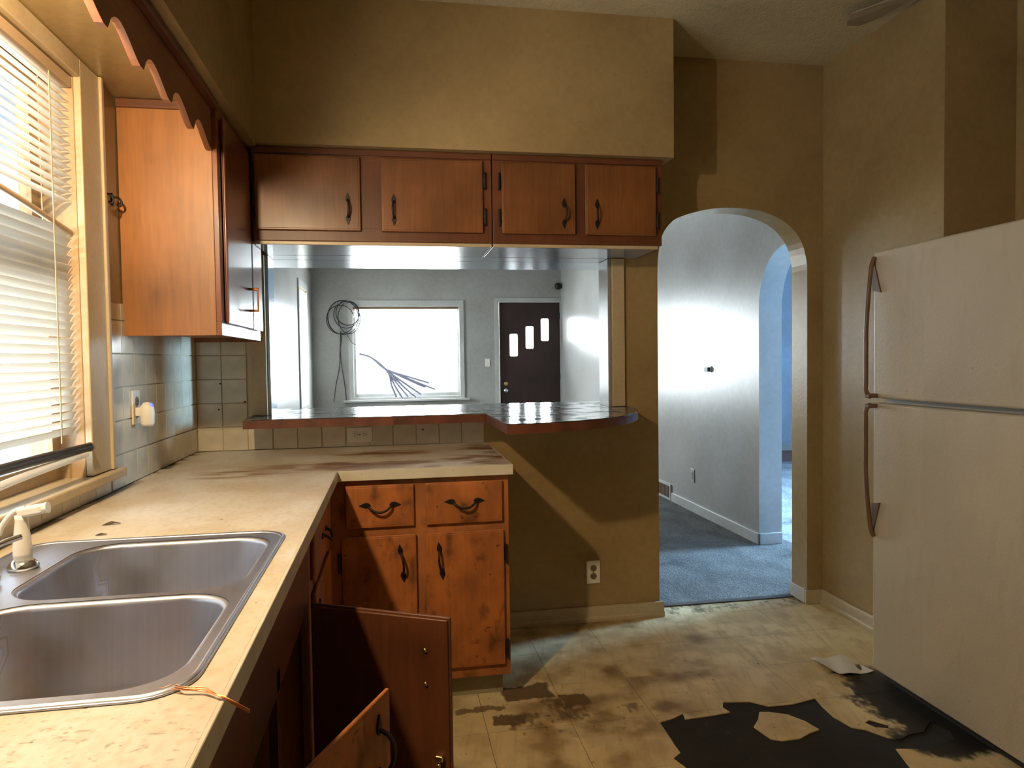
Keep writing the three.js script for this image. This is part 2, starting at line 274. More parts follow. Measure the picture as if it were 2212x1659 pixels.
// back wall with serving opening and arched doorway
const archL = [[1.313, 1.72], [1.318, 1.82], [1.343, 1.925], [1.39, 1.985], [1.437, 2.012], [1.585, 2.052], [1.74, 2.062], [1.887, 2.045], [2.016, 1.989], [2.094, 1.902], [2.126, 1.80], [2.13, 1.70]];
const archPts = [...spline(archL, 40)];
wallPiece('wall_back', wallZ([[-1.09, 0], [1.313, 0], ...archPts, [2.13, 0], [2.72, 0], [2.72, HC], [-1.09, HC]], [rectPts(-0.56, 1.07, 1.03, 1.812)], -3.476, 0.140), M.wall, 'cream plaster wall with serving opening and arched doorway');
const wallBack = scene.children[scene.children.length - 1];
// left wall with sink window
const wallLeft = wallPiece('wall_left', wallX([[-3.5, 0], [1.4, 0], [1.4, HC], [-3.5, HC]], [rectPts(-2.19, -0.40, 0.985, 2.125)], XL, 0.15), M.wall, 'cream plaster wall with window over the sink');
wallPiece('wall_right', wallX([[-3.336, 0], [-2.527, 0], [-2.527, HC], [-3.336, HC]], [], 2.60, 0.38), M.wall, 'cream wall beside the refrigerator, between arch and alcove');
wallPiece('wall_alcove', B(2.555, 2.70, 0, HC, -2.527, 1.4), M.wall, 'cream alcove wall behind the refrigerator');
wallPiece('wall_rear', B(-1.0, 2.7, 0, HC, 1.35, 1.5), M.wall, 'cream wall closing the kitchen opposite the serving opening');
wallPiece('ceiling', B(-1.1, 2.75, HC, HC + 0.05, -3.5, 1.5), M.ceiling, 'dull textured plaster ceiling of the kitchen');
{
  const edge = [[1.955, -2.74], [1.975, -2.80], [2.02, -2.86], [2.06, -2.885], [2.10, -2.895], [2.13, -2.85], [2.16, -2.80], [2.195, -2.74], [2.21, -2.66], [2.205, -2.58], [2.10, -2.62], [2.02, -2.68]];
  const g = slabY(edge, 0, 0.004), p = g.attributes.position;
  for (let i = 0; i < p.count; i++) p.setY(i, p.getY(i) + HC - 0.005 - 0.035 * sm(2.12, 1.96, p.getX(i)) - 0.006 * vn(p.getX(i) * 40, p.getZ(i) * 40, 0));
  g.computeVertexNormals();
  single('plaster_flake', g, M.lath, 'brown peeling plaster flake hanging from the kitchen ceiling', 'plaster');
}
// soffits above the cabinets
wallPiece('wall_soffit_left', B(XL, -0.522, 2.18, HC, -2.97, 1.35), M.wall, 'boxed soffit above the sink window and valance');
wallPiece('wall_soffit_back', B(XL, 1.25, 2.195, HC, ZB, -2.97), M.wall, 'boxed soffit above the row of short wall cabinets');
// living room shell
wallPiece('wall_living_left', wallX([[-10.2, 0], [-3.5, 0], [-3.5, 2.8], [-10.2, 2.8]], [rectPts(-9.42, -8.70, 0.75, 2.25)], -1.09, 0.15), M.livingWall, 'pale living room wall with narrow side window');
wallPiece('wall_living_front', wallZ([[-1.24, 0], [1.545, 0], [1.545, 2.14], [2.462, 2.14], [2.462, 0], [2.72, 0], [2.72, 2.8], [-1.24, 2.8]], [rectPts(-0.56, 0.99, 0.79, 2.12)], -10.27, 0.15), M.livingWall, 'pale living room front wall with picture window and entry door');
const arch2 = spline([[-4.45, 1.55], [-4.442, 1.72], [-4.39, 1.86], [-4.30, 1.96], [-4.157, 2.018], [-4.03, 2.03], [-3.9, 2.015], [-3.76, 1.95], [-3.66, 1.84], [-3.62, 1.68], [-3.62, 1.55]], 36);
wallPiece('wall_living_right', wallX([[-10.2, 0], [-4.45, 0], ...arch2, [-3.62, 0], [-3.5, 0], [-3.5, 2.8], [-10.2, 2.8]], [], 2.65, 0.17), M.livingWall, 'glossy pale hall wall with arched opening to a side room');
wallPiece('ceiling_living', B(-1.3, 2.75, 2.8, 2.9, -10.3, -3.5), M.livingWall, 'pale ceiling of the living room');
wallPiece('wall_side_far', B(2.60, 6.2, 0, 2.8, -9.0, -8.85), M.sideWall, 'blue wall at the far end of the side room');
wallPiece('wall_side_right', wallX([[-9, 0], [-2.9, 0], [-2.9, 2.8], [-9, 2.8]], [rectPts(-5.1, -4.3, 0.9, 2.2)], 5.9, 0.12), M.sideWall, 'blue side room wall with window opening');
wallPiece('wall_side_near', B(2.60, 6.0, 0, 2.8, -3.1, -2.95), M.sideWall, 'blue wall closing the side room');
wallPiece('ceiling_side', B(2.6, 6.2, 2.8, 2.9, -9.0, -2.9), M.livingWall, 'pale ceiling of the side room');
wallPiece('baseboard_side', B(2.72, 5.7, 0.004, 0.10, -8.85, -8.83), M.livingTrim, 'white baseboard in the side room');
// header over the serving opening and trim
wallPiece('trim_1', merged([B(-0.62, 1.13, 1.799, 2.30, -3.78, -3.478, 0.004), B(-0.558, 1.068, 1.799, 1.8115, -3.4775, ZB - 0.001, 0.002)]), M.gloss, 'glossy painted header box over the serving opening');
wallPiece('trim_2', B(-0.632, -0.562, 1.071, 1.797, ZB + 0.001, ZB + 0.016, 0.003), M.trim, 'cream casing beside the backsplash tiles and serving opening');
wallPiece('trim_3', B(1.072, 1.135, 1.071, 1.797, ZB + 0.001, ZB + 0.018, 0.003), M.trim, 'cream casing of the serving opening beside the arch');
wallPiece('trim_4', B(1.055, 1.0705, 1.07, 1.798, -3.49, ZB - 0.002, 0.002), M.gloss, 'glossy painted jamb lining of the serving opening');
wallPiece('trim_5', B(-0.5605, -0.547, 1.07, 1.798, -3.49, ZB - 0.002, 0.002), M.gloss, 'glossy painted jamb lining near the wall cabinets');
// baseboards
const bbProfile = (len) => { const s = new THREE.Shape(); s.moveTo(0, 0.004); s.lineTo(0.022, 0.004); s.lineTo(0.022, 0.02); s.quadraticCurveTo(0.019, 0.028, 0.014, 0.03); s.lineTo(0.013, 0.066); s.quadraticCurveTo(0.012, 0.075, 0.003, 0.077); s.lineTo(0, 0.077); return ext(s, len); };
wallPiece('baseboard_back', bbProfile(0.90).rotateY(-Math.PI / 2).translate(1.331, 0, ZB + 0.004), M.baseboard, 'grimy cream baseboard under the bar top');
wallPiece('baseboard_arch', B(2.116, 2.206, 0.004, 0.077, ZB + 0.001, ZB + 0.015, 0.004), M.baseboard, 'short cream baseboard between arch and corner');
wallPiece('baseboard_right', bbProfile(0.80).rotateY(Math.PI).translate(XR - 0.003, 0, -2.53), M.baseboard, 'dusty cream baseboard beside the refrigerator');
wallPiece('baseboard_jamb', B(2.116, 2.130, 0.006, 0.078, -3.476, ZB - 0.001, 0.003), M.livingTrim, 'pale baseboard inside the arched doorway');
wallPiece('baseboard_hall', B(2.466, 2.48, 0.006, 0.085, -5.97, -4.452, 0.004), M.livingTrim, 'white baseboard along the glossy hall wall');
wallPiece('baseboard_hall_end', B(2.48, 2.65, 0.006, 0.085, -4.450, -4.436, 0.004), M.livingTrim, 'pale baseboard wrapping the hall arch pier');
wallPiece('trim_6', B(1.30, 2.14, 0.003, 0.010, -3.475, -3.435, 0.003), M.steelDark, 'dark threshold strip between vinyl and carpet');

// sink window
{
  const w = struct('window_1', 'wooden sash window over the sink behind crooked mini blinds');
  part('casing', B(XL, XL + 0.020, 0.99, 2.178, -2.322, -2.187, 0.004), M.trim, w);
  part('casing', B(XL, XL + 0.028, 0.99, 2.178, -2.335, -2.315, 0.004), M.trim, w);
  part('casing', B(XL, XL + 0.020, 2.125, 2.178, -2.187, -0.30, 0.004), M.trim, w);
  part('casing', B(XL, XL + 0.020, 0.99, 2.178, -0.40, -0.27, 0.004), M.trim, w);
  part('jamb', B(-1.02, XL, 0.985, 2.125, -2.205, -2.187, 0.002), M.sash, w);
  part('jamb', B(-1.02, XL, 0.985, 2.125, -0.40, -0.385, 0.002), M.sash, w);
  part('stool', B(-1.02, XL + 0.042, 0.960, 0.987, -2.385, -0.22, 0.006), M.trim, w);
  for (const [y0, y1, x] of [[1.53, 2.12, -0.985], [0.988, 1.57, -0.955]]) {
    const s = part('sash', wallX(rectPts(-2.1865, -0.4005, y0, y1), [rectPts(-2.14, -0.45, y0 + 0.055, y1 - 0.045)], x + 0.015, 0.03), M.sash, w);
    part('pane', B(x - 0.002, x + 0.002, y0 + 0.0555, y1 - 0.0455, -2.1395, -0.4505), M.glass, s);
  }
}
// living room front window
{
  const w = struct('window_2', 'bright picture window in the living room front wall');
  part('frame', wallZ(rectPts(-0.60, 1.03, 0.76, 2.17), [rectPts(-0.535, 0.965, 0.80, 2.085)], -10.13, 0.03), M.livingTrim, w);
  part('sash', wallZ(rectPts(-0.56, 0.99, 0.79, 2.12), [rectPts(-0.50, 0.94, 0.85, 2.06)], -10.22, 0.03), M.livingTrim, w);
  part('pane', B(-0.51, 0.95, 0.84, 2.07, -10.207, -10.203), M.glass, w);
  part('stool', B(-0.68, 1.10, 0.735, 0.765, -10.12, -10.04, 0.005), M.livingTrim, w);
}
{
  const w = struct('window_3', 'narrow side window in the living room wall');
  part('frame', wallX(rectPts(-9.49, -8.63, 0.70, 2.31), [rectPts(-9.40, -8.72, 0.77, 2.23)], -1.072, 0.02), M.livingTrim, w);
  part('pane', B(-1.192, -1.188, 0.76, 2.24, -9.41, -8.71), M.glass, w);
}
{
  const w = struct('window_4', 'plain window lighting the blue side room');
  part('frame', wallX(rectPts(-5.16, -4.24, 0.84, 2.26), [rectPts(-5.08, -4.32, 0.92, 2.18)], 5.79, 0.02), M.livingTrim, w);
  part('pane', B(5.838, 5.842, 0.90, 2.20, -5.10, -4.30), M.glass, w);
}
// front door
{
  const d = struct('door_1', 'dark brown front door with three stepped glass lites');
  part('casing', wallZ([[1.48, 0], [1.545, 0], [1.545, 2.14], [2.462, 2.14], [2.462, 0], [2.479, 0], [2.479, 2.205], [1.48, 2.205]], [], -10.125, 0.022), M.livingTrim, d);
  const rl = (cx, cy) => { const p = []; const w = 0.060, h = 0.165, r = 0.022; for (const [sx, sy, a] of [[1, 1, 0], [-1, 1, 90], [-1, -1, 180], [1, -1, 270]]) for (let k = 0; k <= 4; k++) { const t = (a + k * 22.5) * Math.PI / 180; p.push([cx + sx * (w - r) + r * Math.cos(t), cy + sy * (h - r) + r * Math.sin(t)]); } return p; };
  const lites = [[1.765, 1.520], [2.005, 1.630], [2.235, 1.742]];
  const slab = part('slab', wallZ(rectPts(1.556, 2.4615, 0.012, 2.1395), lites.map(([a, b]) => rl(a, b)), -10.19, 0.045), M.frontDoor, d);
  for (const [a, b] of lites) part('pane', B(a - 0.06, a + 0.06, b - 0.165, b + 0.165, -10.170, -10.166), M.glass, slab);
  part('deadbolt', lathe([[0, 0.0], [0.028, 0.0], [0.03, 0.008], [0.022, 0.014], [0, 0.016]]).rotateX(Math.PI / 2).translate(1.640, 0.955, -10.144), M.brass, d, { label: 'round brass deadbolt' });
  part('knob', lathe([[0, 0], [0.03, 0], [0.03, 0.006], [0.012, 0.012], [0.012, 0.03], [0.026, 0.04], [0.028, 0.052], [0.02, 0.062], [0, 0.064]]).rotateX(Math.PI / 2).translate(1.640, 0.855, -10.144), M.chrome, d, { label: 'silver door knob' });
  for (const y of [0.35, 1.05, 1.95]) part('hinge', B(2.440, 2.468, y - 0.045, y + 0.045, -10.144, -10.128, 0.004), M.black, d);
}
console.log('structure done');

// ================================================================== BACKSPLASH TILES (pieces of the walls)
{
  const S = 0.108, t = 0.1053;
  const tg = (w, h) => boxUV(ext(shapeOf(rectPts(-w / 2 + 0.0015, w / 2 - 0.0015, -h / 2 + 0.0015, h / 2 - 0.0015)), 0.004, { bevelEnabled: true, bevelSize: 0.0015, bevelThickness: 0.0015, bevelSegments: 1 }));
  const cache = new Map(), get = (w, h) => { const k = `${w.toFixed(4)},${h.toFixed(4)}`; if (!cache.has(k)) cache.set(k, tg(w, h)); return cache.get(k); };
  const mats = [M.tile, M.tileB, M.tile];
  const ol = org.get(wallLeft), ob = org.get(wallBack);
  part('grout', B(XL, XL + 0.003, 0.914, 1.512, -3.336, -2.336), M.grout, wallLeft);
  part('grout', B(XL, XL + 0.003, 0.914, 0.960, -2.336, -0.2), M.grout, wallLeft);
  part('grout', B(XL + 0.003, -0.634, 0.914, 1.512, ZB, ZB + 0.003), M.grout, wallBack);
  part('grout', B(-0.634, 0.432, 0.914, 1.030, ZB, ZB + 0.003), M.grout, wallBack);
  let n = 0;
  const put = (wall, o, w, h, p, left) => place('tile', get(w, h), mats[n++ % 3], wall, [p[0] - o[0], p[1] - o[1], p[2] - o[2]], left ? [0, Math.PI / 2, 0] : null);
  for (let r = 0; r < 6; r++) {
    const h = r < 5 ? t : 0.052, y = r < 5 ? 0.914 + S * (r + 0.5) : 0.914 + S * 5 + 0.027;
    for (let k = 0; k < 10; k++) {
      let z0 = ZB + 0.01 + k * S, z1 = z0 + t; if (z1 > -2.337) z1 = -2.337; if (z1 - z0 < 0.03) continue;
      put(wallLeft, ol, +(z1 - z0).toFixed(4), h, [XL + 0.003, y, (z0 + z1) / 2], true);
    }
    for (let k = 0; k < 3; k++) {
      let x0 = XL + 0.010 + k * S, x1 = Math.min(x0 + t, -0.635); if (r === 0 && k === 2) x1 = x0 + t; if (x1 - x0 < 0.015) continue;
      put(wallBack, ob, +(x1 - x0).toFixed(4), h, [(x0 + x1) / 2, y, ZB + 0.003], false);
    }
  }
  for (let k = 0; k < 20; k++) { const z0 = -2.334 + k * S; put(wallLeft, ol, t, 0.044, [XL + 0.003, 0.937, z0 + t / 2], true); }
  for (let k = 3; k < 13; k++) { const x0 = XL + 0.010 + k * S, x1 = Math.min(x0 + t, 0.432); if (x1 - x0 > 0.02 && Math.abs((x0 + x1) / 2 + 0.16) > 0.0) put(wallBack, ob, +(x1 - x0).toFixed(4), t, [(x0 + x1) / 2, 0.914 + S / 2, ZB + 0.003], false); }
}

{ // old nails left in the tiles
  const g = merged([new THREE.CylinderGeometry(0.0045, 0.0035, 0.004, 8).rotateX(Math.PI / 2), new THREE.CylinderGeometry(0.002, 0.002, 0.006, 6).rotateX(Math.PI / 2).translate(0, 0, -0.004)]), o = org.get(wallBack);
  for (const [x, y] of [[-0.763, 1.219], [-0.772, 1.103], [-0.660, 1.135], [0.137, 0.985]]) place('nail', g, M.iron, wallBack, [x - o[0], y - o[1], ZB + 0.012 - o[2]]);
}
// ================================================================== CABINET HARDWARE
function pullGeo(L, bow, droop) {                                    // forged pull along y, standing off +z; droop bends it sideways
  const pts = [], N = 14; for (let i = 0; i <= N; i++) { const t = i / N * 2 - 1, c = Math.sqrt(Math.max(0, 1 - t * t)); pts.push([droop * (1 - t * t), t * L * 0.36, 0.006 + bow * c]); }
  const bar = tube(pts, 0.0045, 20, 6);
  const leaf = (s) => { const q = new THREE.Shape(); q.moveTo(0, -0.010); q.quadraticCurveTo(0.011, -0.004, 0.008, 0.010); q.lineTo(0, 0.030); q.lineTo(-0.008, 0.010); q.quadraticCurveTo(-0.011, -0.004, 0, -0.010); const g = ext(q, 0.0025, { bevelEnabled: true, bevelSize: 0.001, bevelThickness: 0.001, bevelSegments: 1, curveSegments: 4 }); if (s < 0) g.rotateZ(Math.PI); return g.translate(0, s * L * 0.36, 0.001); };
  return merged([bar, leaf(1), leaf(-1)]);
}
const pullDoor = pullGeo(0.115, 0.024, 0.007), pullSmall = pullGeo(0.10, 0.022, 0.005), pullDrawer = pullGeo(0.125, 0.020, -0.024).rotateZ(Math.PI / 2);
const hingeGeo = merged([new RoundedBoxGeometry(0.010, 0.055, 0.010, 2, 0.003), new THREE.CylinderGeometry(0.004, 0.004, 0.062, 8).translate(0.003, 0, 0.004), new THREE.SphereGeometry(0.005, 8, 6).translate(0.003, 0.033, 0.004), new THREE.SphereGeometry(0.005, 8, 6).translate(0.003, -0.033, 0.004)]);
// lipped slab door in local metres, centred, face towards +z
const slabGeo = (w, h, th = 0.016) => boxUV(merged([new RoundedBoxGeometry(w, h, th * 0.6, 3, 0.004).translate(0, 0, th * 0.65), new RoundedBoxGeometry(w - 0.012, h - 0.012, th, 2, 0.004).translate(0, 0, th * 0.5)]));
function jitterUV(g) { const u = rr(0, 3), v = rr(0, 3), a = g.attributes.uv; for (let i = 0; i < a.count; i++) a.setXY(i, a.getX(i) + u, a.getY(i) + v); return g; }

// ================================================================== WALL CABINETS
{
  // over the serving opening
  const unit = (x0, x1, label, doors) => {
    const c = thing('wall_cabinet', [(x0 + x1) / 2, 1.815, ZB + 0.15], label, 'cabinet'), o = org.get(c), zf = -3.035;
    part('body', merged([B(x0, x1, 1.817, 1.832, ZB + 0.002, zf), B(x0, x0 + 0.015, 1.832, 2.19, ZB + 0.002, zf), B(x1 - 0.015, x1, 1.832, 2.19, ZB + 0.002, zf), B(x0 + 0.015, x1 - 0.015, 2.175, 2.19, ZB + 0.002, zf), B(x0 + 0.015, x1 - 0.015, 1.832, 2.175, ZB + 0.002, ZB + 0.01)]), M.woodInside, c);
    part('underside', B(x0 + 0.001, x1 - (x1 > 1 ? 0.016 : 0.001), 1.799, 1.8115, ZB + 0.003, zf + 0.008, 0.002), M.gloss, c, { label: 'glossy painted underside' });
    part('bottom_strip', B(x0 + 0.001, x1 - (x1 > 1 ? 0.016 : 0.001), 1.797, 1.8118, zf + 0.008, zf + 0.014, 0.002), M.trim, c, { along: 'x', label: 'cream strip under the face frame' });
    const fr = [B(x0, x1, 1.812, 1.868, zf, zf + 0.018, 0.003), B(x0, x1, 2.148, 2.192, zf, zf + 0.018, 0.003)];
    const xs = [x0, ...doors.flatMap((d) => [d[0] + 0.012, d[1] - 0.012]), x1];
    for (let i = 0; i < xs.length; i += 2) fr.push(B(xs[i], xs[i + 1], 1.86, 2.155, zf, zf + 0.0175, 0.002));
    part('face_frame', merged(fr), M.woodFrame, c);
    part('crown_strip', B(x0, x1, 2.168, 2.1935, zf + 0.018, zf + 0.026, 0.003), M.woodFrame, c, { along: 'x' });
    for (const [a, b, hand] of doors) {
      const d = place('door', jitterUV(slabGeo(b - a, 0.307)), M.woodDoor, c, [(a + b) / 2 - o[0], 2.007 - o[1], zf + 0.018 - o[2]]);
      place('handle', pullSmall, M.iron, d, [hand * ((b - a) / 2 - 0.052), -0.063, 0.016], [0, hand > 0 ? 0 : Math.PI * 0, hand > 0 ? 0 : Math.PI]);
      for (const y of [0.07, -0.085]) place('hinge', hingeGeo, M.iron, d, [-hand * ((b - a) / 2 + 0.007), y, 0.006], [0, 0, hand > 0 ? Math.PI : 0]);
    }
  };
  unit(-0.548, 0.437, 'wide short wall cabinet beside the tall orange cabinet', [[-0.538, -0.116, 1], [-0.032, 0.398, -1]]);
  unit(0.441, 1.21, 'short wall cabinet over the bar top, ending beside the arch', [[0.479, 0.806, 1], [0.851, 1.178, -1]]);

  // tall cabinet beside the sink window
  const c = thing('wall_cabinet', [-0.72, 1.405, -2.9], 'tall orange-stained wall cabinet beside the sink window', 'cabinet'), o = org.get(c);
  const xf = -0.580;
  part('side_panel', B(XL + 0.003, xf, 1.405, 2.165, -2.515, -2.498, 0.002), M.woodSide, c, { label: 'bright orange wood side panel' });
  part('scribe_strip', B(XL + 0.003, xf + 0.004, 2.150, 2.178, -2.5, -2.488, 0.003), M.woodFrame, c, { along: 'x' });
  part('body', merged([B(XL + 0.003, xf, 1.425, 1.44, -3.33, -2.516), B(XL + 0.003, xf, 2.15, 2.165, -3.33, -2.516), B(XL + 0.003, XL + 0.012, 1.44, 2.15, -3.33, -2.516), B(XL + 0.003, xf, 1.405, 2.165, -3.332, -3.318)]), M.woodInside, c);
  part('face_frame', merged([B(xf, xf + 0.017, 1.405, 1.452, -3.20, -2.498, 0.002), B(xf, xf + 0.017, 2.13, 2.178, -3.025, -2.498, 0.002), B(xf, xf + 0.017, 1.452, 2.13, -2.54, -2.498, 0.002), B(xf, xf + 0.017, 1.452, 1.81, -2.995, -2.955, 0.002), B(xf, xf + 0.017, 1.452, 1.81, -3.20, -3.17, 0.002)]), M.woodGloss, c);
  part('panel', B(xf - 0.012, xf, 1.44, 2.15, -3.2, -2.53), M.woodInside, c);
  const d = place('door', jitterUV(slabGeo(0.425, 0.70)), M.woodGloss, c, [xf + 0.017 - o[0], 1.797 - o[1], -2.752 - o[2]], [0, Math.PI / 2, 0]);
  place('handle', merged([new RoundedBoxGeometry(0.010, 0.010, 0.036, 2, 0.003).translate(0, 0.042, 0.018), new RoundedBoxGeometry(0.010, 0.010, 0.036, 2, 0.003).translate(0, -0.042, 0.018), new RoundedBoxGeometry(0.009, 0.094, 0.007, 2, 0.003).translate(0, 0, 0.036)]), M.copperPull, d, [0.135, -0.24, 0.014]);
  place('door', jitterUV(slabGeo(0.205, 0.36)), M.woodGloss, c, [xf + 0.017 - o[0], 1.625 - o[1], -3.078 - o[2]], [0, Math.PI / 2, 0]);
}
// scalloped valance over the sink
{
  const pts = [[0.9, 2.179], [-2.486, 2.179], [-2.486, 2.02]];
  let z = -2.486;
  const per = 0.218, low = 2.022, up = 0.048;
  while (z < 0.75) { pts.push([z + 0.012, low]); for (let k = 1; k <= 10; k++) { const t = k / 10; pts.push([z + 0.012 + t * (per - 0.024), low + up * Math.pow(Math.sin(Math.PI * Math.pow(t, 1.7)), 0.7)]); } z += per; pts.push([z, low]); }
  pts.push([0.9, low]);
  const v = thing('valance_board', [-0.585, 2.02, -0.9], 'dark scalloped wooden valance hanging from soffit over the sink', 'valance');
  part('board', wallX(pts, [], -0.578, 0.018), M.valance, v, { along: 'z' });
  part('moulding', B(-0.578, -0.553, 2.158, 2.179, -2.486, 0.9, 0.004), M.woodFrame, v, { along: 'z' });
}
console.log('wall cabinets done');

// ================================================================== WORKTOP, SINK
const rrect = (x0, x1, z0, z1, r, n = 8) => { const p = []; for (const [cx, cz, a] of [[x1 - r, z1 - r, 0], [x0 + r, z1 - r, 90], [x0 + r, z0 + r, 180], [x1 - r, z0 + r, 270]]) for (let k = 0; k <= n; k++) { const t = (a + 90 * k / n) * Math.PI / 180; p.push([cx + r * Math.cos(t), cz + r * Math.sin(t)]); } return p; };
{
  const outline = [[XL + 0.001, 0.9], [-0.21, 0.9], [-0.21, -2.60], [0.438, -2.60], [0.438, ZB + 0.001], [XL + 0.001, ZB + 0.001]];
  const c = thing('countertop', [-0.5, 0.876, -2.6], 'stained cream laminate countertop turning the corner from sink to peninsula', 'countertop');
  const top = slabY([[XL + 0.008, 0.898], [-0.2085, 0.898], [-0.2085, -2.599], [0.4355, -2.599], [0.4355, ZB + 0.008], [XL + 0.008, ZB + 0.008]], 0.884, 0.0295, [rrect(-0.785, -0.262, -1.685, -0.885, 0.05)], { bevelEnabled: true, bevelSize: 0.0005, bevelThickness: 0.0005, bevelSegments: 1 });
  part('laminate', spanUV(top, CT), M.counter, c, { keepUV: true });
  const e1 = [[-0.2075, 0.9], [-0.203, 0.9], [-0.203, -2.593], [0.441, -2.593], [0.441, ZB + 0.012], [0.436, ZB + 0.012], [0.436, -2.5985], [-0.208, -2.5985]];
  part('edge_band', slabY(e1, 0.877, 0.036, [], { bevelEnabled: true, bevelSize: 0.001, bevelThickness: 0.001, bevelSegments: 1 }), M.counterEdge, c, { label: 'chipped cream front edge' });
}
function ringLoft(rings, closeCentre) {                              // rings of equal length, [x, y, z]
  const n = rings[0].length, pos = [], idx = [];
  for (const r of rings) for (const p of r) pos.push(...p);
  for (let a = 0; a + 1 < rings.length; a++) for (let k = 0; k < n; k++) { const k1 = (k + 1) % n, i = a * n + k, j = a * n + k1, i2 = i + n, j2 = j + n; idx.push(i, i2, j, j, i2, j2); }
  if (closeCentre) { const l = (rings.length - 1) * n, c = pos.length / 3; pos.push(...closeCentre); for (let k = 0; k < n; k++) idx.push(l + k, c, l + (k + 1) % n); }
  const g = new THREE.BufferGeometry(); g.setAttribute('position', new THREE.Float32BufferAttribute(pos, 3)); g.setIndex(idx); g.computeVertexNormals(); return g;
}
{
  const s = thing('sink', [-0.52, 0.72, -1.285], 'stainless steel double bowl sink set in the cream countertop', 'sink');
  const yT = 0.9165, bowls = [[-0.655, -0.278, -1.645, -1.288], [-0.655, -0.278, -1.250, -0.908]];
  const r0 = 0.075, sh = 0.010;
  const deck = new THREE.Shape(rrect(-0.800, -0.247, -1.700, -0.870, 0.065).map(([x, z]) => new THREE.Vector2(x, -z)));
  deck.holes = bowls.map(([a, b, c, d]) => new THREE.Path(rrect(a - sh, b + sh, c - sh, d + sh, r0 + sh).map(([x, z]) => new THREE.Vector2(x, -z))));
  part('rim', ext(deck, 0.0015, { bevelEnabled: true, bevelSize: 0.001, bevelThickness: 0.001, bevelSegments: 2 }).rotateX(-Math.PI / 2).translate(0, yT - 0.0015, 0), M.steel, s);
  part('rim_lip', (() => { const o = rrect(-0.800, -0.247, -1.700, -0.870, 0.065), rings = []; for (let k = 0; k <= 6; k++) { const t = k / 6 * Math.PI; rings.push(o.map(([x, z]) => { const dx = x + 0.5235, dz = z + 1.285; const f = 1 - 0.0045 * (1 - Math.cos(t)) / 0.28; return [-0.5235 + dx * f, 0.9135 + 0.005 * Math.sin(t) + 0.003 * k / 6, -1.285 + dz * f]; })); } return ringLoft(rings); })(), M.steel, s);
  const D = 0.175;
  for (const [a, b, c, d] of bowls) {
    const rings = [], cx = (a + b) / 2, cz = (c + d) / 2;
    const ring = (inset, y, r) => rings.push(rrect(a + inset, b - inset, c + inset, d - inset, Math.max(0.012, r), 8).map(([x, z]) => [x, y, z]));
    for (let k = 0; k <= 5; k++) { const t = k / 5 * Math.PI / 2; ring(-sh + sh * Math.sin(t), yT - sh * (1 - Math.cos(t)), r0 + sh - sh * Math.sin(t)); }
    for (let k = 1; k <= 4; k++) ring(0.014 * k / 4, yT - sh - (D - 0.06) * k / 4, r0);
    for (let k = 1; k <= 7; k++) { const t = k / 7 * Math.PI / 2; ring(0.014 + 0.05 * (1 - Math.cos(t)), yT - sh - (D - 0.06) - 0.05 * Math.sin(t), r0 - 0.01 * k / 7); }
    ring(0.10, yT - sh - D + 0.006, 0.05);
    const bowl = part('bowl', ringLoft(rings, [cx, yT - sh - D + 0.001, cz]), M.steel, s);
    part('drain', lathe([[0, -0.006], [0.025, -0.006], [0.03, 0.001], [0.042, 0.003], [0.044, 0.0]]).translate(cx, yT - sh - D + 0.004, cz), M.chrome, bowl);
  }
}
// faucet and side sprayer on the sink deck
{
  const f = thing('faucet', [-0.735, 0.918, -1.285], 'chrome two handle faucet on the window side of the sink', 'faucet');
  part('base', B(-0.765, -0.705, 0.918, 0.938, -1.40, -1.16, 0.009, 2), M.chrome, f);
  part('spout', tube([[-0.735, 0.93, -1.285], [-0.735, 1.02, -1.285], [-0.728, 1.07, -1.275], [-0.69, 1.085, -1.22], [-0.64, 1.06, -1.12], [-0.63, 1.03, -1.10]], 0.011, 40, 10), M.chrome, f);
  for (const z of [-1.385, -1.185]) { const k = part('handle', lathe([[0, 0], [0.022, 0], [0.02, 0.02], [0.013, 0.03], [0.014, 0.042], [0, 0.046]]).translate(-0.735, 0.937, z), M.chrome, f); part('lever', tube([[-0.735, 0.972, z], [-0.715, 0.985, z - (z < -1.28 ? 0.02 : -0.02)], [-0.69, 0.992, z - (z < -1.28 ? 0.05 : -0.05)]], 0.006, 12, 8), M.chrome, k); }
  const s = thing('sink_sprayer', [-0.713, 0.918, -1.487], 'off-white sink sprayer with chrome collar on sink deck', 'sprayer');
  const p = [-0.713, 0.918, -1.487];
  part('collar', lathe([[0, 0], [0.026, 0], [0.027, 0.006], [0.021, 0.014], [0.016, 0.018], [0, 0.019]]).translate(...p), M.chrome, s, { label: 'chrome collar' });
  part('body', lathe([[0, 0.016], [0.0155, 0.016], [0.0165, 0.03], [0.0155, 0.036], [0.0165, 0.04], [0.013, 0.075], [0.011, 0.095], [0.012, 0.104], [0, 0.108]]).translate(...p), M.plastic, s);
  part('head', merged([new RoundedBoxGeometry(0.046, 0.020, 0.022, 3, 0.006).rotateZ(0.16).translate(p[0] + 0.018, p[1] + 0.112, p[2]), new THREE.CylinderGeometry(0.010, 0.011, 0.012, 14).rotateZ(Math.PI / 2 + 0.16).translate(p[0] + 0.042, p[1] + 0.116, p[2])]), M.plastic, s);
  part('trigger', tube([[p[0] + 0.008, p[1] + 0.118, p[2]], [p[0] - 0.010, p[1] + 0.112, p[2] + 0.004], [p[0] - 0.028, p[1] + 0.090, p[2] + 0.008], [p[0] - 0.036, p[1] + 0.070, p[2] + 0.010]], 0.0052, 16, 8), M.plastic, s);
}

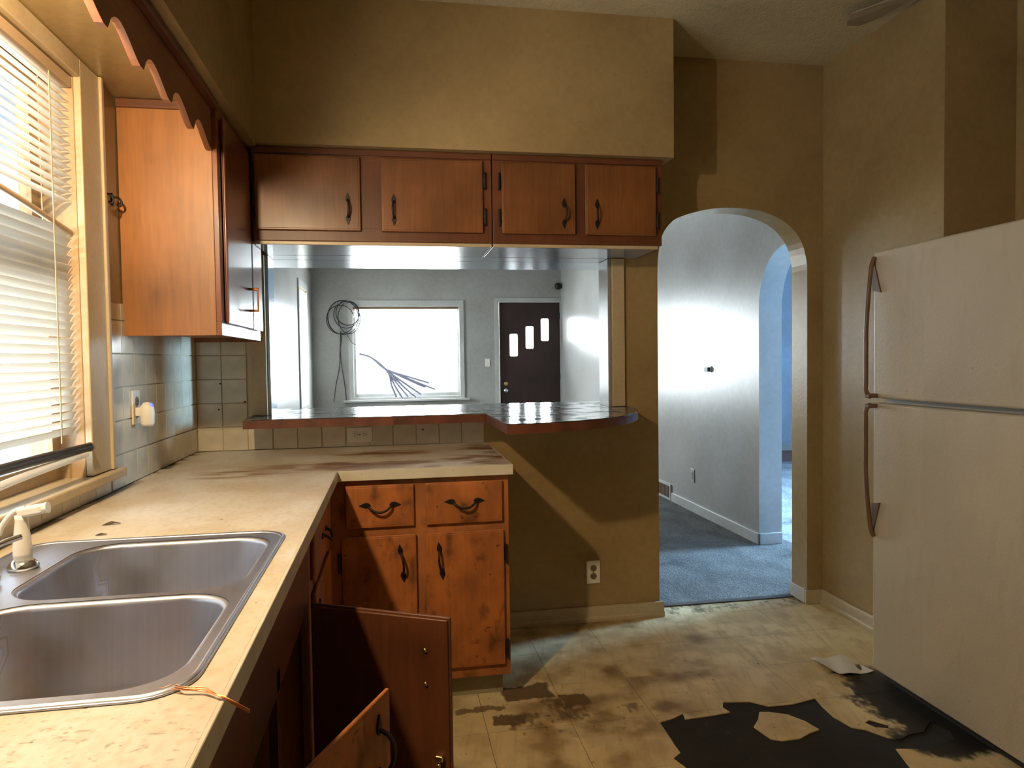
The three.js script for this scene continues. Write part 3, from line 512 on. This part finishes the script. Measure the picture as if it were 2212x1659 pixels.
// ================================================================== BASE CABINETS
{
  const zf = -2.640;
  const c = thing('base_cabinet', [0.1, 0, -2.98], 'worn orange peninsula base cabinet with two drawers and two doors', 'cabinet'), o = org.get(c);
  part('body', merged([B(0.412, 0.428, 0.10, 0.875, ZB + 0.02, zf), B(-0.21, 0.412, 0.10, 0.115, ZB + 0.02, zf), B(-0.21, 0.412, 0.115, 0.875, ZB + 0.02, ZB + 0.03), B(-0.225, -0.21, 0.10, 0.875, ZB + 0.02, zf - 0.02)]), M.woodWornFrame, c);
  part('toe_kick', B(-0.20, 0.405, 0.004, 0.10, -2.70, -2.685), M.toe, c, { label: 'grey-green painted toe kick' });
  part('face_frame', merged([B(-0.235, -0.165, 0.10, 0.876, zf, zf + 0.018, 0.002), B(0.395, 0.428, 0.10, 0.876, zf, zf + 0.018, 0.002), B(0.066, 0.118, 0.10, 0.876, zf, zf + 0.0178, 0.002), B(-0.20, 0.42, 0.842, 0.876, zf, zf + 0.0176, 0.002), B(-0.20, 0.42, 0.660, 0.706, zf, zf + 0.0176, 0.002), B(-0.20, 0.42, 0.10, 0.155, zf, zf + 0.0176, 0.002)]), M.woodWornFrame, c);
  part('interior', B(-0.2, 0.41, 0.115, 0.87, zf - 0.03, zf - 0.02), M.woodInside, c);
  for (const [a, b] of [[-0.178, 0.070], [0.113, 0.402]]) {
    const d = place('drawer', jitterUV(slabGeo(b - a, 0.158)), M.woodWorn, c, [(a + b) / 2 - o[0], 0.776 - o[1], zf + 0.018 - o[2]]);
    place('handle', pullDrawer, M.iron, d, [0, 0.006, 0.016]);
  }
  for (const [a, b, h] of [[-0.195, 0.076, 1], [0.110, 0.406, -1]]) {
    const d = place('door', jitterUV(slabGeo(b - a, 0.520)), M.woodWorn, c, [(a + b) / 2 - o[0], 0.406 - o[1], zf + 0.018 - o[2]]);
    place('handle', pullDoor, M.iron, d, [h * ((b - a) / 2 - 0.055), 0.155, 0.016], [0, 0, h > 0 ? 0.1 : Math.PI + 0.1]);
    for (const y of [0.165, -0.20]) place('hinge', hingeGeo, M.iron, d, [-h * ((b - a) / 2 + 0.007), y, 0.006], [0, 0, h > 0 ? Math.PI : 0]);
  }
  // corner unit between peninsula and sink
  const xf = -0.253;
  const k = thing('base_cabinet', [-0.55, 0, -2.25], 'dark base cabinet in the corner between sink and peninsula', 'cabinet'), ok = org.get(k);
  part('body', merged([B(XL + 0.02, xf, 0.10, 0.116, -2.62, -1.95), B(XL + 0.02, xf, 0.116, 0.875, -1.966, -1.95), B(XL + 0.02, XL + 0.03, 0.116, 0.875, -2.62, -1.966)]), M.woodInside, k);
  part('toe_kick', B(-0.31, -0.295, 0.004, 0.10, -2.68, -1.95), M.toe, k);
  part('face_frame', merged([B(xf, xf + 0.018, 0.10, 0.876, -2.66, -2.47, 0.002), B(xf, xf + 0.018, 0.10, 0.876, -1.995, -1.95, 0.002), B(xf, xf + 0.0178, 0.84, 0.876, -2.48, -1.98, 0.002), B(xf, xf + 0.0178, 0.66, 0.706, -2.48, -1.98, 0.002), B(xf, xf + 0.0178, 0.10, 0.155, -2.48, -1.98, 0.002)]), M.woodWornFrame, k);
  const dr = place('drawer', jitterUV(slabGeo(0.48, 0.158)), M.woodWorn, k, [xf + 0.018 - ok[0], 0.776, -2.23 - ok[2]], [0, Math.PI / 2, 0]);
  place('handle', pullDrawer, M.iron, dr, [0, 0.006, 0.016]);
  const dd = place('door', jitterUV(slabGeo(0.48, 0.520)), M.woodWorn, k, [xf + 0.018 - ok[0], 0.406, -2.23 - ok[2]], [0, Math.PI / 2, 0]);
  place('handle', pullDoor, M.iron, dd, [-0.18, 0.155, 0.016]);
  for (const y of [0.19, -0.20]) place('hinge', hingeGeo, M.iron, dd, [0.247, y, 0.006]);
  // sink base with both doors hanging open
  const b = thing('base_cabinet', [-0.55, 0, -1.44], 'dark sink base cabinet with both doors hanging open', 'cabinet'), ob = org.get(b);
  part('body', merged([B(XL + 0.02, xf, 0.10, 0.116, -1.948, -0.93), B(XL + 0.02, xf, 0.116, 0.72, -1.948, -1.932), B(XL + 0.02, xf, 0.116, 0.72, -0.946, -0.93), B(XL + 0.02, XL + 0.03, 0.116, 0.72, -1.932, -0.946)]), M.woodInside, b);
  part('toe_kick', B(-0.31, -0.295, 0.004, 0.10, -1.95, -0.93), M.toe, b);
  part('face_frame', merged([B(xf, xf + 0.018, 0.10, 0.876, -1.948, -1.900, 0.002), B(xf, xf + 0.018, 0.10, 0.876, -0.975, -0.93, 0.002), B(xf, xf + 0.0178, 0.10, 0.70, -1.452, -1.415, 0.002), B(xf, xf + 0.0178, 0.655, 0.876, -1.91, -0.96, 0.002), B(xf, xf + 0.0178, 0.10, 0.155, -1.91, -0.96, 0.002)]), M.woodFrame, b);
  const swing = (w, x, z, dirx, dirz, outerToCamera, label, m) => {
    // hinge at (x, z), free edge along (dirx, dirz)
    const d = shade(new THREE.Mesh(jitterUV(slabGeo(w, 0.520)), m)); d.name = 'door'; d.userData.label = label; b.add(d);
    const ang = Math.atan2(-dirz, dirx); d.position.set(x + dirx * w / 2 - ob[0], 0.402, z + dirz * w / 2 - ob[2]); d.rotation.y = outerToCamera ? ang : ang + Math.PI; return d;
  };
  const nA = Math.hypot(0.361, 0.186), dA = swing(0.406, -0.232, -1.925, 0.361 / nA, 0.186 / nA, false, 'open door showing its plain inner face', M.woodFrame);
  const bolt = lathe([[0, 0], [0.006, 0], [0.005, 0.004], [0, 0.005]], 10).rotateX(-Math.PI / 2);
  for (const y of [0.172, 0.085]) place('bolt', bolt, M.brass, dA, [-0.135, y, 0]);
  place('catch', merged([new RoundedBoxGeometry(0.022, 0.016, 0.012, 2, 0.004), new THREE.SphereGeometry(0.006, 8, 6).translate(0, -0.016, -0.004)]), M.brass, dA, [-0.172, -0.10, -0.006]);
  const nB = Math.hypot(0.207, 0.42), dB = swing(0.455, -0.232, -0.99, 0.207 / nB, -0.42 / nB, true, 'open door showing its stained front and handle', M.woodWorn);
  place('handle', pullDoor, M.iron, dB, [0.175, 0.16, 0.016]);
  // near unit, mostly outside the frame
  const e = thing('base_cabinet', [-0.55, 0, -0.2], 'base cabinet on the near side of the sink base', 'cabinet');
  part('body', merged([B(XL + 0.02, xf, 0.10, 0.116, -0.928, 0.88), B(XL + 0.02, xf, 0.116, 0.875, -0.928, -0.915), B(XL + 0.02, xf, 0.116, 0.875, 0.865, 0.88)]), M.woodInside, e);
  part('front', B(xf, xf + 0.018, 0.10, 0.876, -0.928, 0.88, 0.002), M.woodFrame, e);
}

// ================================================================== BAR TOP
{
  const front = [[-0.625, ZB + 0.001], [-0.625, -3.09], [0.405, -3.105], ...spline([[0.417, -2.565], [0.56, -2.578], [0.71, -2.625], [0.86, -2.715], [0.98, -2.83], [1.07, -2.975], [1.125, -3.12], [1.14, -3.25]], 28), [1.14, ZB + 0.001], [1.068, ZB + 0.001], [1.068, -3.48], [1.13, -3.48], [1.13, -3.785], [-0.62, -3.785], [-0.62, -3.48], [-0.558, -3.48], [-0.558, ZB + 0.001]];
  const c = thing('bar_top', [0.25, 1.031, -3.2], 'shiny dark serving bar top with rounded end through the wall opening', 'bar top');
  part('slab', slabY(front, 1.031, 0.035, [], { bevelEnabled: false }), M.barEdge, c, { along: 'y', label: 'reddish brown wood edge' });
  const g = slabY(front.map(([x, z]) => [x, z]), 1.0662, 0.004); part('laminate', g, M.barTop, c, { label: 'glossy scuffed laminate' });
}
console.log('base done');

// ================================================================== REFRIGERATOR
{
  const x0 = 1.875, z0 = -2.490, z1 = -1.73, yg = 1.128;
  const f = thing('refrigerator', [2.2, 0, -2.11], 'tall cream top-freezer refrigerator with brown trimmed handles', 'refrigerator');
  part('case', B(x0 + 0.062, 2.53, 0.05, 1.712, z0 + 0.006, z1 - 0.006, 0.008, 2), M.enamel, f);
  part('gasket', merged([B(x0 + 0.045, x0 + 0.065, 0.07, yg - 0.012, z0 + 0.012, z1 - 0.012), B(x0 + 0.045, x0 + 0.065, yg + 0.012, 1.70, z0 + 0.012, z1 - 0.012), B(x0 + 0.05, x0 + 0.065, yg - 0.02, yg + 0.02, z0 + 0.012, z1 - 0.012)]), M.gasket, f);
  part('kick_grille', B(x0 + 0.05, x0 + 0.07, 0.006, 0.055, z0 + 0.01, z1 - 0.01), M.slot, f, { label: 'dark kick grille' });
  for (const [z, x] of [[z0 + 0.06, x0 + 0.12], [z1 - 0.06, x0 + 0.12], [z0 + 0.06, 2.46], [z1 - 0.06, 2.46]]) part('foot', new THREE.CylinderGeometry(0.02, 0.024, 0.05, 12).translate(x, 0.028, z), M.slot, f);
  const handle = (door, y0, y1, up) => {                             // bowed pull along the far edge
    const N = 20, pos = [], pts = [];
    for (let i = 0; i <= N; i++) { const t = i / N; const y = up ? mix(y0, y1, t) : mix(y1, y0, t); const k = Math.sin(Math.PI * Math.min(1, t * 1.0)) ** 0.35; const out = t < 0.03 ? 0.02 : 0.004 + 0.036 * Math.min(1, Math.pow(Math.max(0, 1 - t), 0.45) * 1.35); pts.push([x0 - out, y, z0 + 0.012]); }
    const g = merged([tube(pts, 0.0085, 40, 8)]);
    part('handle', g, M.handleTrim, door, { label: 'brown bowed handle' });
    const ye = up ? y1 : y0, s = up ? 1 : -1; const q = shapeOf([[0, 0], [0.045, -0.14 * s], [0.0, -0.13 * s], [-0.002, -0.1 * s]]);
    part('handle_plate', ext(q, 0.006).rotateY(-Math.PI / 2).translate(x0 - 0.001, ye, z0 + 0.004), M.handleTrim, door);
    part('handle_mount', B(x0 - 0.04, x0, (up ? y0 : y1) - (up ? 0 : 0.016), (up ? y0 : y1) + (up ? 0.016 : 0), z0 + 0.002, z0 + 0.03, 0.004), M.handleTrim, door);
  };
  const d1 = part('freezer_door', B(x0, x0 + 0.046, yg + 0.009, 1.712, z0, z1, 0.010, 3), M.enamel, f); handle(d1, yg + 0.012, 1.69, true);
  const d2 = part('fridge_door', B(x0, x0 + 0.046, 0.052, yg - 0.009, z0, z1, 0.010, 3), M.enamel, f); handle(d2, 0.59, yg - 0.012, false);
}

// ================================================================== KITCHEN BLIND
{
  const b = thing('mini_blind', [-0.885, 1.0, -1.30], 'crooked white mini blind hanging in the sink window', 'blind');
  const x = -0.895, z0 = -2.178, z1 = -0.42, L = z1 - z0;
  const slat = (() => { const s = new THREE.Shape(); s.moveTo(-0.0125, 0); s.quadraticCurveTo(0, 0.0035, 0.0125, 0); s.lineTo(0.0125, 0.0007); s.quadraticCurveTo(0, 0.0042, -0.0125, 0.0007); return boxUV(ext(s, L, { curveSegments: 4 }).translate(0, 0, -L / 2)); })();
  const o = org.get(b);
  part('headrail', B(x - 0.02, x + 0.02, 2.092, 2.122, z0, z1, 0.003), M.slatDark, b);
  for (let i = 0; i < 14; i++) place('slat', slat, M.slatShaded, b, [x - o[0] + rr(-0.001, 0.001), 2.076 - 0.0235 * i - o[1], (z0 + z1) / 2 - o[2]], [rr(-0.002, 0.002), 0, -0.16 + 0.024 * i + rr(-0.04, 0.04)]);  // upper slats, their shade painted in by the tan material
  part('slat', merged([tube([[x + 0.004, 1.687, z0], [x + 0.004, 1.735, -1.72], [x + 0.004, 1.742, z1]], 0.008, 30, 6)]), M.slatDark, b, { label: 'brown rail hanging askew between the slats' });
  for (let i = 0; i < 25; i++) place('slat', slat, M.slat, b, [x - o[0] + rr(-0.001, 0.001), 1.672 - 0.0228 * i - o[1], (z0 + z1) / 2 - o[2]], [i < 4 ? 0.012 - 0.003 * i : rr(-0.002, 0.002), 0, 1.0 + rr(-0.05, 0.05)]);
  for (const z of [-2.06, -1.62, -1.0, -0.55]) part('ladder_cord', merged([B(x + 0.0132, x + 0.0146, 1.10, 2.10, z - 0.003, z + 0.003), B(x - 0.0146, x - 0.0132, 1.10, 2.10, z - 0.001, z + 0.001)]), M.cord, b);
  const br = thing('blind_rail', [-0.86, 1.06, -1.4], 'dark bottom rail of the mini blind resting on the window sash', 'blind rail');
  part('tube', tube([[-0.852, 1.078, -2.155], [-0.852, 1.083, -1.8], [-0.856, 1.08, -1.2], [-0.856, 1.078, -0.5]], 0.0125, 40, 10), M.black, br);
  part('end_cap', new THREE.SphereGeometry(0.014, 12, 8).scale(1, 1, 0.7).translate(-0.852, 1.078, -2.158), M.plasticBrown, br);
  part('valance_strip', tube([[-0.848, 1.062, -2.12], [-0.845, 1.055, -1.8], [-0.842, 1.035, -1.3], [-0.842, 1.03, -0.5]], 0.010, 30, 8), M.slat, br, { label: 'white plastic strip under the rail' });
}
// living room blinds
{
  const b = thing('mini_blind', [0.21, 1.9, -10.16], 'raised mini blind across the top of picture window', 'blind'), o = org.get(b);
  part('headrail', B(-0.53, 0.96, 2.05, 2.082, -10.165, -10.135, 0.003), M.plasticBrown, b);
  const sl = boxUV(B(-0.74, 0.74, -0.0006, 0.0006, -0.012, 0.012));
  for (let i = 0; i < 13; i++) place('slat', sl, M.slat, b, [0.215 - o[0], 2.04 - i * 0.021 - o[1], -10.15 - o[2]], [0.25 + rr(-0.1, 0.1), 0, i > 8 ? rr(-0.004, 0.004) : 0]);
  const c = thing('mini_blind', [0.2, 0.77, -10.10], 'broken fan of loose blind slats drooping across the picture window', 'blind');
  const P = [[0.46, 0.93], [0.60, 0.90], [0.52, 0.99], [0.22, 0.80], [0.33, 0.79], [0.14, 0.775], [0.28, 0.83], [0.40, 0.83], [0.05, 0.80]];
  P.forEach(([x1, y1], i) => { const g = tube([[-0.45, 1.42, -10.095], [-0.30, 1.37, -10.09], [-0.12 + 0.02 * i * 0.3, 1.22 - 0.006 * i, -10.085], [mix(-0.1, x1, 0.6), mix(1.2, y1, 0.62), -10.08 + 0.004 * i], [x1, y1, -10.075 + 0.004 * i]], 0.014, 24, 5); part('slat', g, M.slatGrey, c); });
  const s = thing('mini_blind', [-1.07, 0.78, -9.06], 'closed mini blind in the narrow side window', 'blind'), os = org.get(s);
  const ss = boxUV(B(-0.012, 0.012, -0.0006, 0.0006, -0.335, 0.335));
  for (let i = 0; i < 56; i++) place('slat', ss, M.slat, s, [-1.10 - os[0], 2.20 - i * 0.025 - os[1], -9.06 - os[2]], [0, 0, -0.30 + rr(-0.05, 0.05)]);
  part('headrail', B(-1.115, -1.085, 2.205, 2.23, -9.395, -8.725), M.slatDark, s);
}

// ================================================================== SMALL THINGS
function outlet(pos, rotY, roll, label, mPlate, mFace, group) {
  const t = thing('outlet', pos, label, 'outlet', group); t.rotation.y = rotY;
  const inner = (g) => roll ? g.rotateZ(Math.PI / 2) : g;
  const loc = (name, g, m, z, parent = t) => place(name, boxUV(inner(g)), m, parent, [0, 0, z]);
  loc('plate', new RoundedBoxGeometry(0.07, 0.115, 0.006, 3, 0.003), mPlate, 0.003);
  for (const y of [0.02, -0.02]) {
    const s = loc('socket', new THREE.CylinderGeometry(0.016, 0.0165, 0.004, 24).rotateX(Math.PI / 2).translate(0, y, 0), mFace, 0.0065);
    loc('slot', merged([B(-0.0065, -0.0045, y - 0.003, y + 0.006, -0.001, 0.001), B(0.0045, 0.0065, y - 0.003, y + 0.006, -0.001, 0.001), new THREE.CylinderGeometry(0.0025, 0.0025, 0.002, 8).rotateX(Math.PI / 2).translate(0, y - 0.009, 0)]), M.slot, 0.0022, s);
  }
  loc('screw', new THREE.SphereGeometry(0.003, 8, 6).scale(1, 1, 0.5), M.steelDark, 0.0065);
  return t;
}
outlet([-0.155, 0.970, ZB + 0.0085], 0, true, 'cream sideways outlet in the backsplash under the bar top', M.plastic, M.plastic);
outlet([0.966, 0.248, ZB + 0.001], 0, false, 'cream outlet with dark sockets low on the kitchen wall', M.plastic, M.plasticBrown);
outlet([XL + 0.0085, 1.165, -2.565], Math.PI / 2, false, 'dirty outlet in the tiles beside the sink window', M.plastic, M.plasticBrown);
outlet([2.479, 0.312, -5.529], -Math.PI / 2, false, 'white outlet above the hall baseboard', M.livingTrim, M.livingTrim);
{
  const t = thing('air_freshener', [XL + 0.018, 1.10, -2.555], 'off-white plug-in air freshener with blue light on tiled wall', 'air freshener');
  const g = lathe([[0, 0], [0.016, 0.002], [0.022, 0.012], [0.024, 0.045], [0.021, 0.07], [0.012, 0.082], [0, 0.084]], 20).scale(1, 1, 0.95).translate(XL + 0.050, 1.098, -2.555);
  part('body', g, M.plastic, t);
  part('prong_block', B(XL + 0.016, XL + 0.04, 1.135, 1.165, -2.57, -2.54, 0.004), M.plastic, t);
  part('light', new THREE.SphereGeometry(0.010, 12, 8).translate(XL + 0.062, 1.170, -2.552), M.ledBlue, t, { label: 'glowing blue lens' });
}
{
  const hook = (z, y, n) => { const t = thing('wall_hook', [XL, y, z], n, 'hook'); part('plate', B(XL, XL + 0.004, y - 0.02, y + 0.02, z - 0.007, z + 0.007, 0.002), M.iron, t); part('prong', tube([[XL + 0.004, y + 0.008, z], [XL + 0.022, y + 0.004, z], [XL + 0.030, y - 0.012, z], [XL + 0.024, y - 0.022, z], [XL + 0.016, y - 0.016, z]], 0.0035, 16, 6), M.iron, t); };
  hook(-2.375, 1.835, 'black wall hook next to the window casing'); hook(-2.445, 1.840, 'black wall hook next to the orange cabinet side');
}
{ // thermostat and register in the hall
  const t = thing('thermostat', [2.47, 1.185, -5.2], 'small dark thermostat on the glossy hall wall', 'thermostat');
  part('plate', B(2.472, 2.4795, 1.185, 1.235, -5.245, -5.165, 0.002), M.plastic, t); part('cover', B(2.452, 2.472, 1.192, 1.226, -5.250, -5.185, 0.004), M.steelDark, t);
  const v = thing('floor_register', [2.47, 0.006, -6.15], 'brown metal wall register in the hall baseboard', 'register');
  part('frame', wallX(rectPts(-6.38, -5.985, 0.008, 0.155), [rectPts(-6.36, -6.005, 0.028, 0.135)], 2.4795, 0.014), M.livingTrim, v);
  part('backing', B(2.474, 2.479, 0.02, 0.14, -6.365, -6.0), M.slot, v);
  for (let i = 0; i < 11; i++) part('louver', B(2.468, 2.4735, 0.028, 0.135, -6.35 + i * 0.032, -6.335 + i * 0.032), M.plasticBrown, v);
}
{ // cable coil on the living room wall
  const t = thing('cable_coil', [-0.66, 0.8, -10.09], 'loose black cable coil hung on the wall beside the picture window', 'cable');
  const ring = (cx, cy, rx, ry, ph, zz) => { const p = []; for (let i = 0; i <= 16; i++) { const a = ph + i / 16 * Math.PI * 1.95; p.push([cx + rx * Math.cos(a), cy + ry * Math.sin(a), -10.10 + zz + 0.01 * Math.sin(3 * a)]); } return tube(p, 0.0055, 60, 5); };
  part('loops', merged([ring(-0.665, 1.93, 0.21, 0.24, 1.2, 0), ring(-0.60, 1.99, 0.16, 0.17, 1.6, 0.012), ring(-0.62, 1.97, 0.17, 0.19, 2.2, 0.02), ring(-0.70, 1.90, 0.19, 0.20, 0.3, 0.03), ring(-0.58, 1.92, 0.15, 0.22, 2.0, 0.036)]), M.blackCable, t);
  part('tail', merged([tube([[-0.70, 1.74, -10.09], [-0.70, 1.62, -10.10], [-0.72, 1.45, -10.10], [-0.73, 1.25, -10.105], [-0.78, 1.0, -10.105], [-0.82, 0.75, -10.105]], 0.004, 40, 5), tube([[-0.70, 1.74, -10.095], [-0.715, 1.5, -10.10], [-0.70, 1.25, -10.105], [-0.66, 0.95, -10.105], [-0.64, 0.72, -10.105]], 0.004, 40, 5), tube([[-0.62, 1.70, -10.09], [-0.55, 1.58, -10.08], [-0.46, 1.53, -10.08]], 0.004, 16, 5)]), M.blackCable, t);
}
single('door_chime', merged([new THREE.SphereGeometry(0.052, 20, 14).translate(2.425, 2.375, -10.06), new THREE.CylinderGeometry(0.02, 0.03, 0.06, 12).rotateX(Math.PI / 2).translate(2.425, 2.375, -10.095)]), M.black, 'black round fitting on the wall above the front door', 'fitting');
{ // torn copper wire strands hanging over the counter edge
  const t = thing('copper_wire', [-0.24, 0.915, -0.87], 'frayed copper wire strands lying over the countertop edge', 'wire');
  const y = 0.9155;
  for (let k = 0; k < 5; k++) part('strand', tube([[-0.300 + k * 0.004, y + 0.001, -0.905 + k * 0.004], [-0.275, y + 0.002, -0.892 - 0.003 * k], [-0.255, y + 0.003 + 0.001 * k, -0.884 + 0.002 * (k % 2)], [-0.232, y + 0.003 + 0.0015 * (k % 3), -0.876 - 0.002 * (k % 3)], [-0.208, y + 0.003, -0.862 + 0.001 * k], [-0.190, y - 0.002 - 0.001 * k, -0.852], [-0.172, y - 0.010 - 0.001 * k, -0.845]], 0.0006 + 0.0001 * (k % 2), 30, 5), M.copper, t);
}
{ // dead leaf bits on the counter, plastic scrap by the refrigerator
  const leaf = (x, z, s, label) => { const q = new THREE.Shape(); q.moveTo(-0.02 * s, 0); q.quadraticCurveTo(-0.004 * s, 0.012 * s, 0.006 * s, 0.008 * s); q.lineTo(0.020 * s, 0.001 * s); q.quadraticCurveTo(0.002 * s, -0.011 * s, -0.02 * s, 0); const g = ext(q, 0.0015, { curveSegments: 6 }); const p = g.attributes.position; for (let i = 0; i < p.count; i++) p.setZ(i, p.getZ(i) + 0.006 * s * (1 - Math.abs(p.getX(i)) / (0.022 * s))); g.computeVertexNormals(); g.rotateX(-Math.PI / 2).rotateY(0.3).translate(x, 0.9142, z); single('leaf_scrap', g, M.debris, label, 'scrap'); };
  leaf(-0.694, -1.867, 1.0, 'larger dark dried leaf scrap lying on the countertop behind sink'); leaf(-0.675, -1.755, 0.6, 'tiny dark dried scrap lying on the countertop close to sink rim');
  const N = 14, Q = 10, pos = [], idx = [];
  for (let j = 0; j <= Q; j++) for (let i = 0; i <= N; i++) { const u = i / N, v = j / Q; const x = 1.74 + 0.17 * u + 0.02 * v, z = -2.70 + 0.17 * v - 0.02 * u; const h = 0.0055 + 0.018 * Math.pow(1 - u, 2) * (0.4 + 0.6 * v) + 0.003 * Math.sin(9 * u + 5 * v); pos.push(x, h, z); }
  for (let j = 0; j < Q; j++) for (let i = 0; i < N; i++) { const a = j * (N + 1) + i; idx.push(a, a + N + 1, a + 1, a + 1, a + N + 1, a + N + 2); }
  const half = pos.length / 3; const p2 = [...pos]; for (let i = 0; i < half; i++) p2.push(pos[3 * i], pos[3 * i + 1] - 0.0015, pos[3 * i + 2]);
  const id2 = [...idx]; for (let i = 0; i < idx.length; i += 3) id2.push(idx[i] + half, idx[i + 2] + half, idx[i + 1] + half);
  const g = new THREE.BufferGeometry(); g.setAttribute('position', new THREE.Float32BufferAttribute(p2, 3)); g.setIndex(id2); g.computeVertexNormals();
  single('vinyl_scrap', g, M.scrap, 'curled pale vinyl scrap at the foot of the refrigerator', 'scrap');
}
{
  const t = thing('switch_plate', [1.37, 1.20, -10.118], 'pale light switch plate between the picture window and front door', 'switch');
  part('plate', B(1.335, 1.405, 1.21, 1.325, -10.1195, -10.113, 0.002), M.plastic, t); part('toggle', B(1.366, 1.374, 1.258, 1.28, -10.114, -10.104, 0.002), M.plastic, t);
}
// ================================================================== LAMP OVER THE SINK (behind the valance)
{
  const L = [-0.635, 2.028, -1.16];
  const t = thing('ceiling_lamp', [L[0], 2.05, L[2]], 'bare warm bulb in a socket on soffit above the sink', 'lamp');
  part('socket', lathe([[0, 0.06], [0.055, 0.06], [0.055, 0.045], [0.024, 0.03], [0.022, -0.045], [0, -0.05]]).translate(L[0], 2.12, L[2]), M.plastic, t);
  part('neck', new THREE.CylinderGeometry(0.013, 0.013, 0.04, 12).translate(L[0], 2.068, L[2]), M.steelDark, t);
  const bulb = part('bulb', new THREE.SphereGeometry(0.032, 20, 14).translate(...L), M.bulbGlass, t);
  const l = new THREE.PointLight(new THREE.Color().setRGB(1, 0.75, 0.45), 7.0); l.name = 'bulb_light'; l.position.set(...L); l.castShadow = true; l.shadow.radius = 1.5; scene.add(l);
}
console.log('all done');
renderer.render(scene, camera);
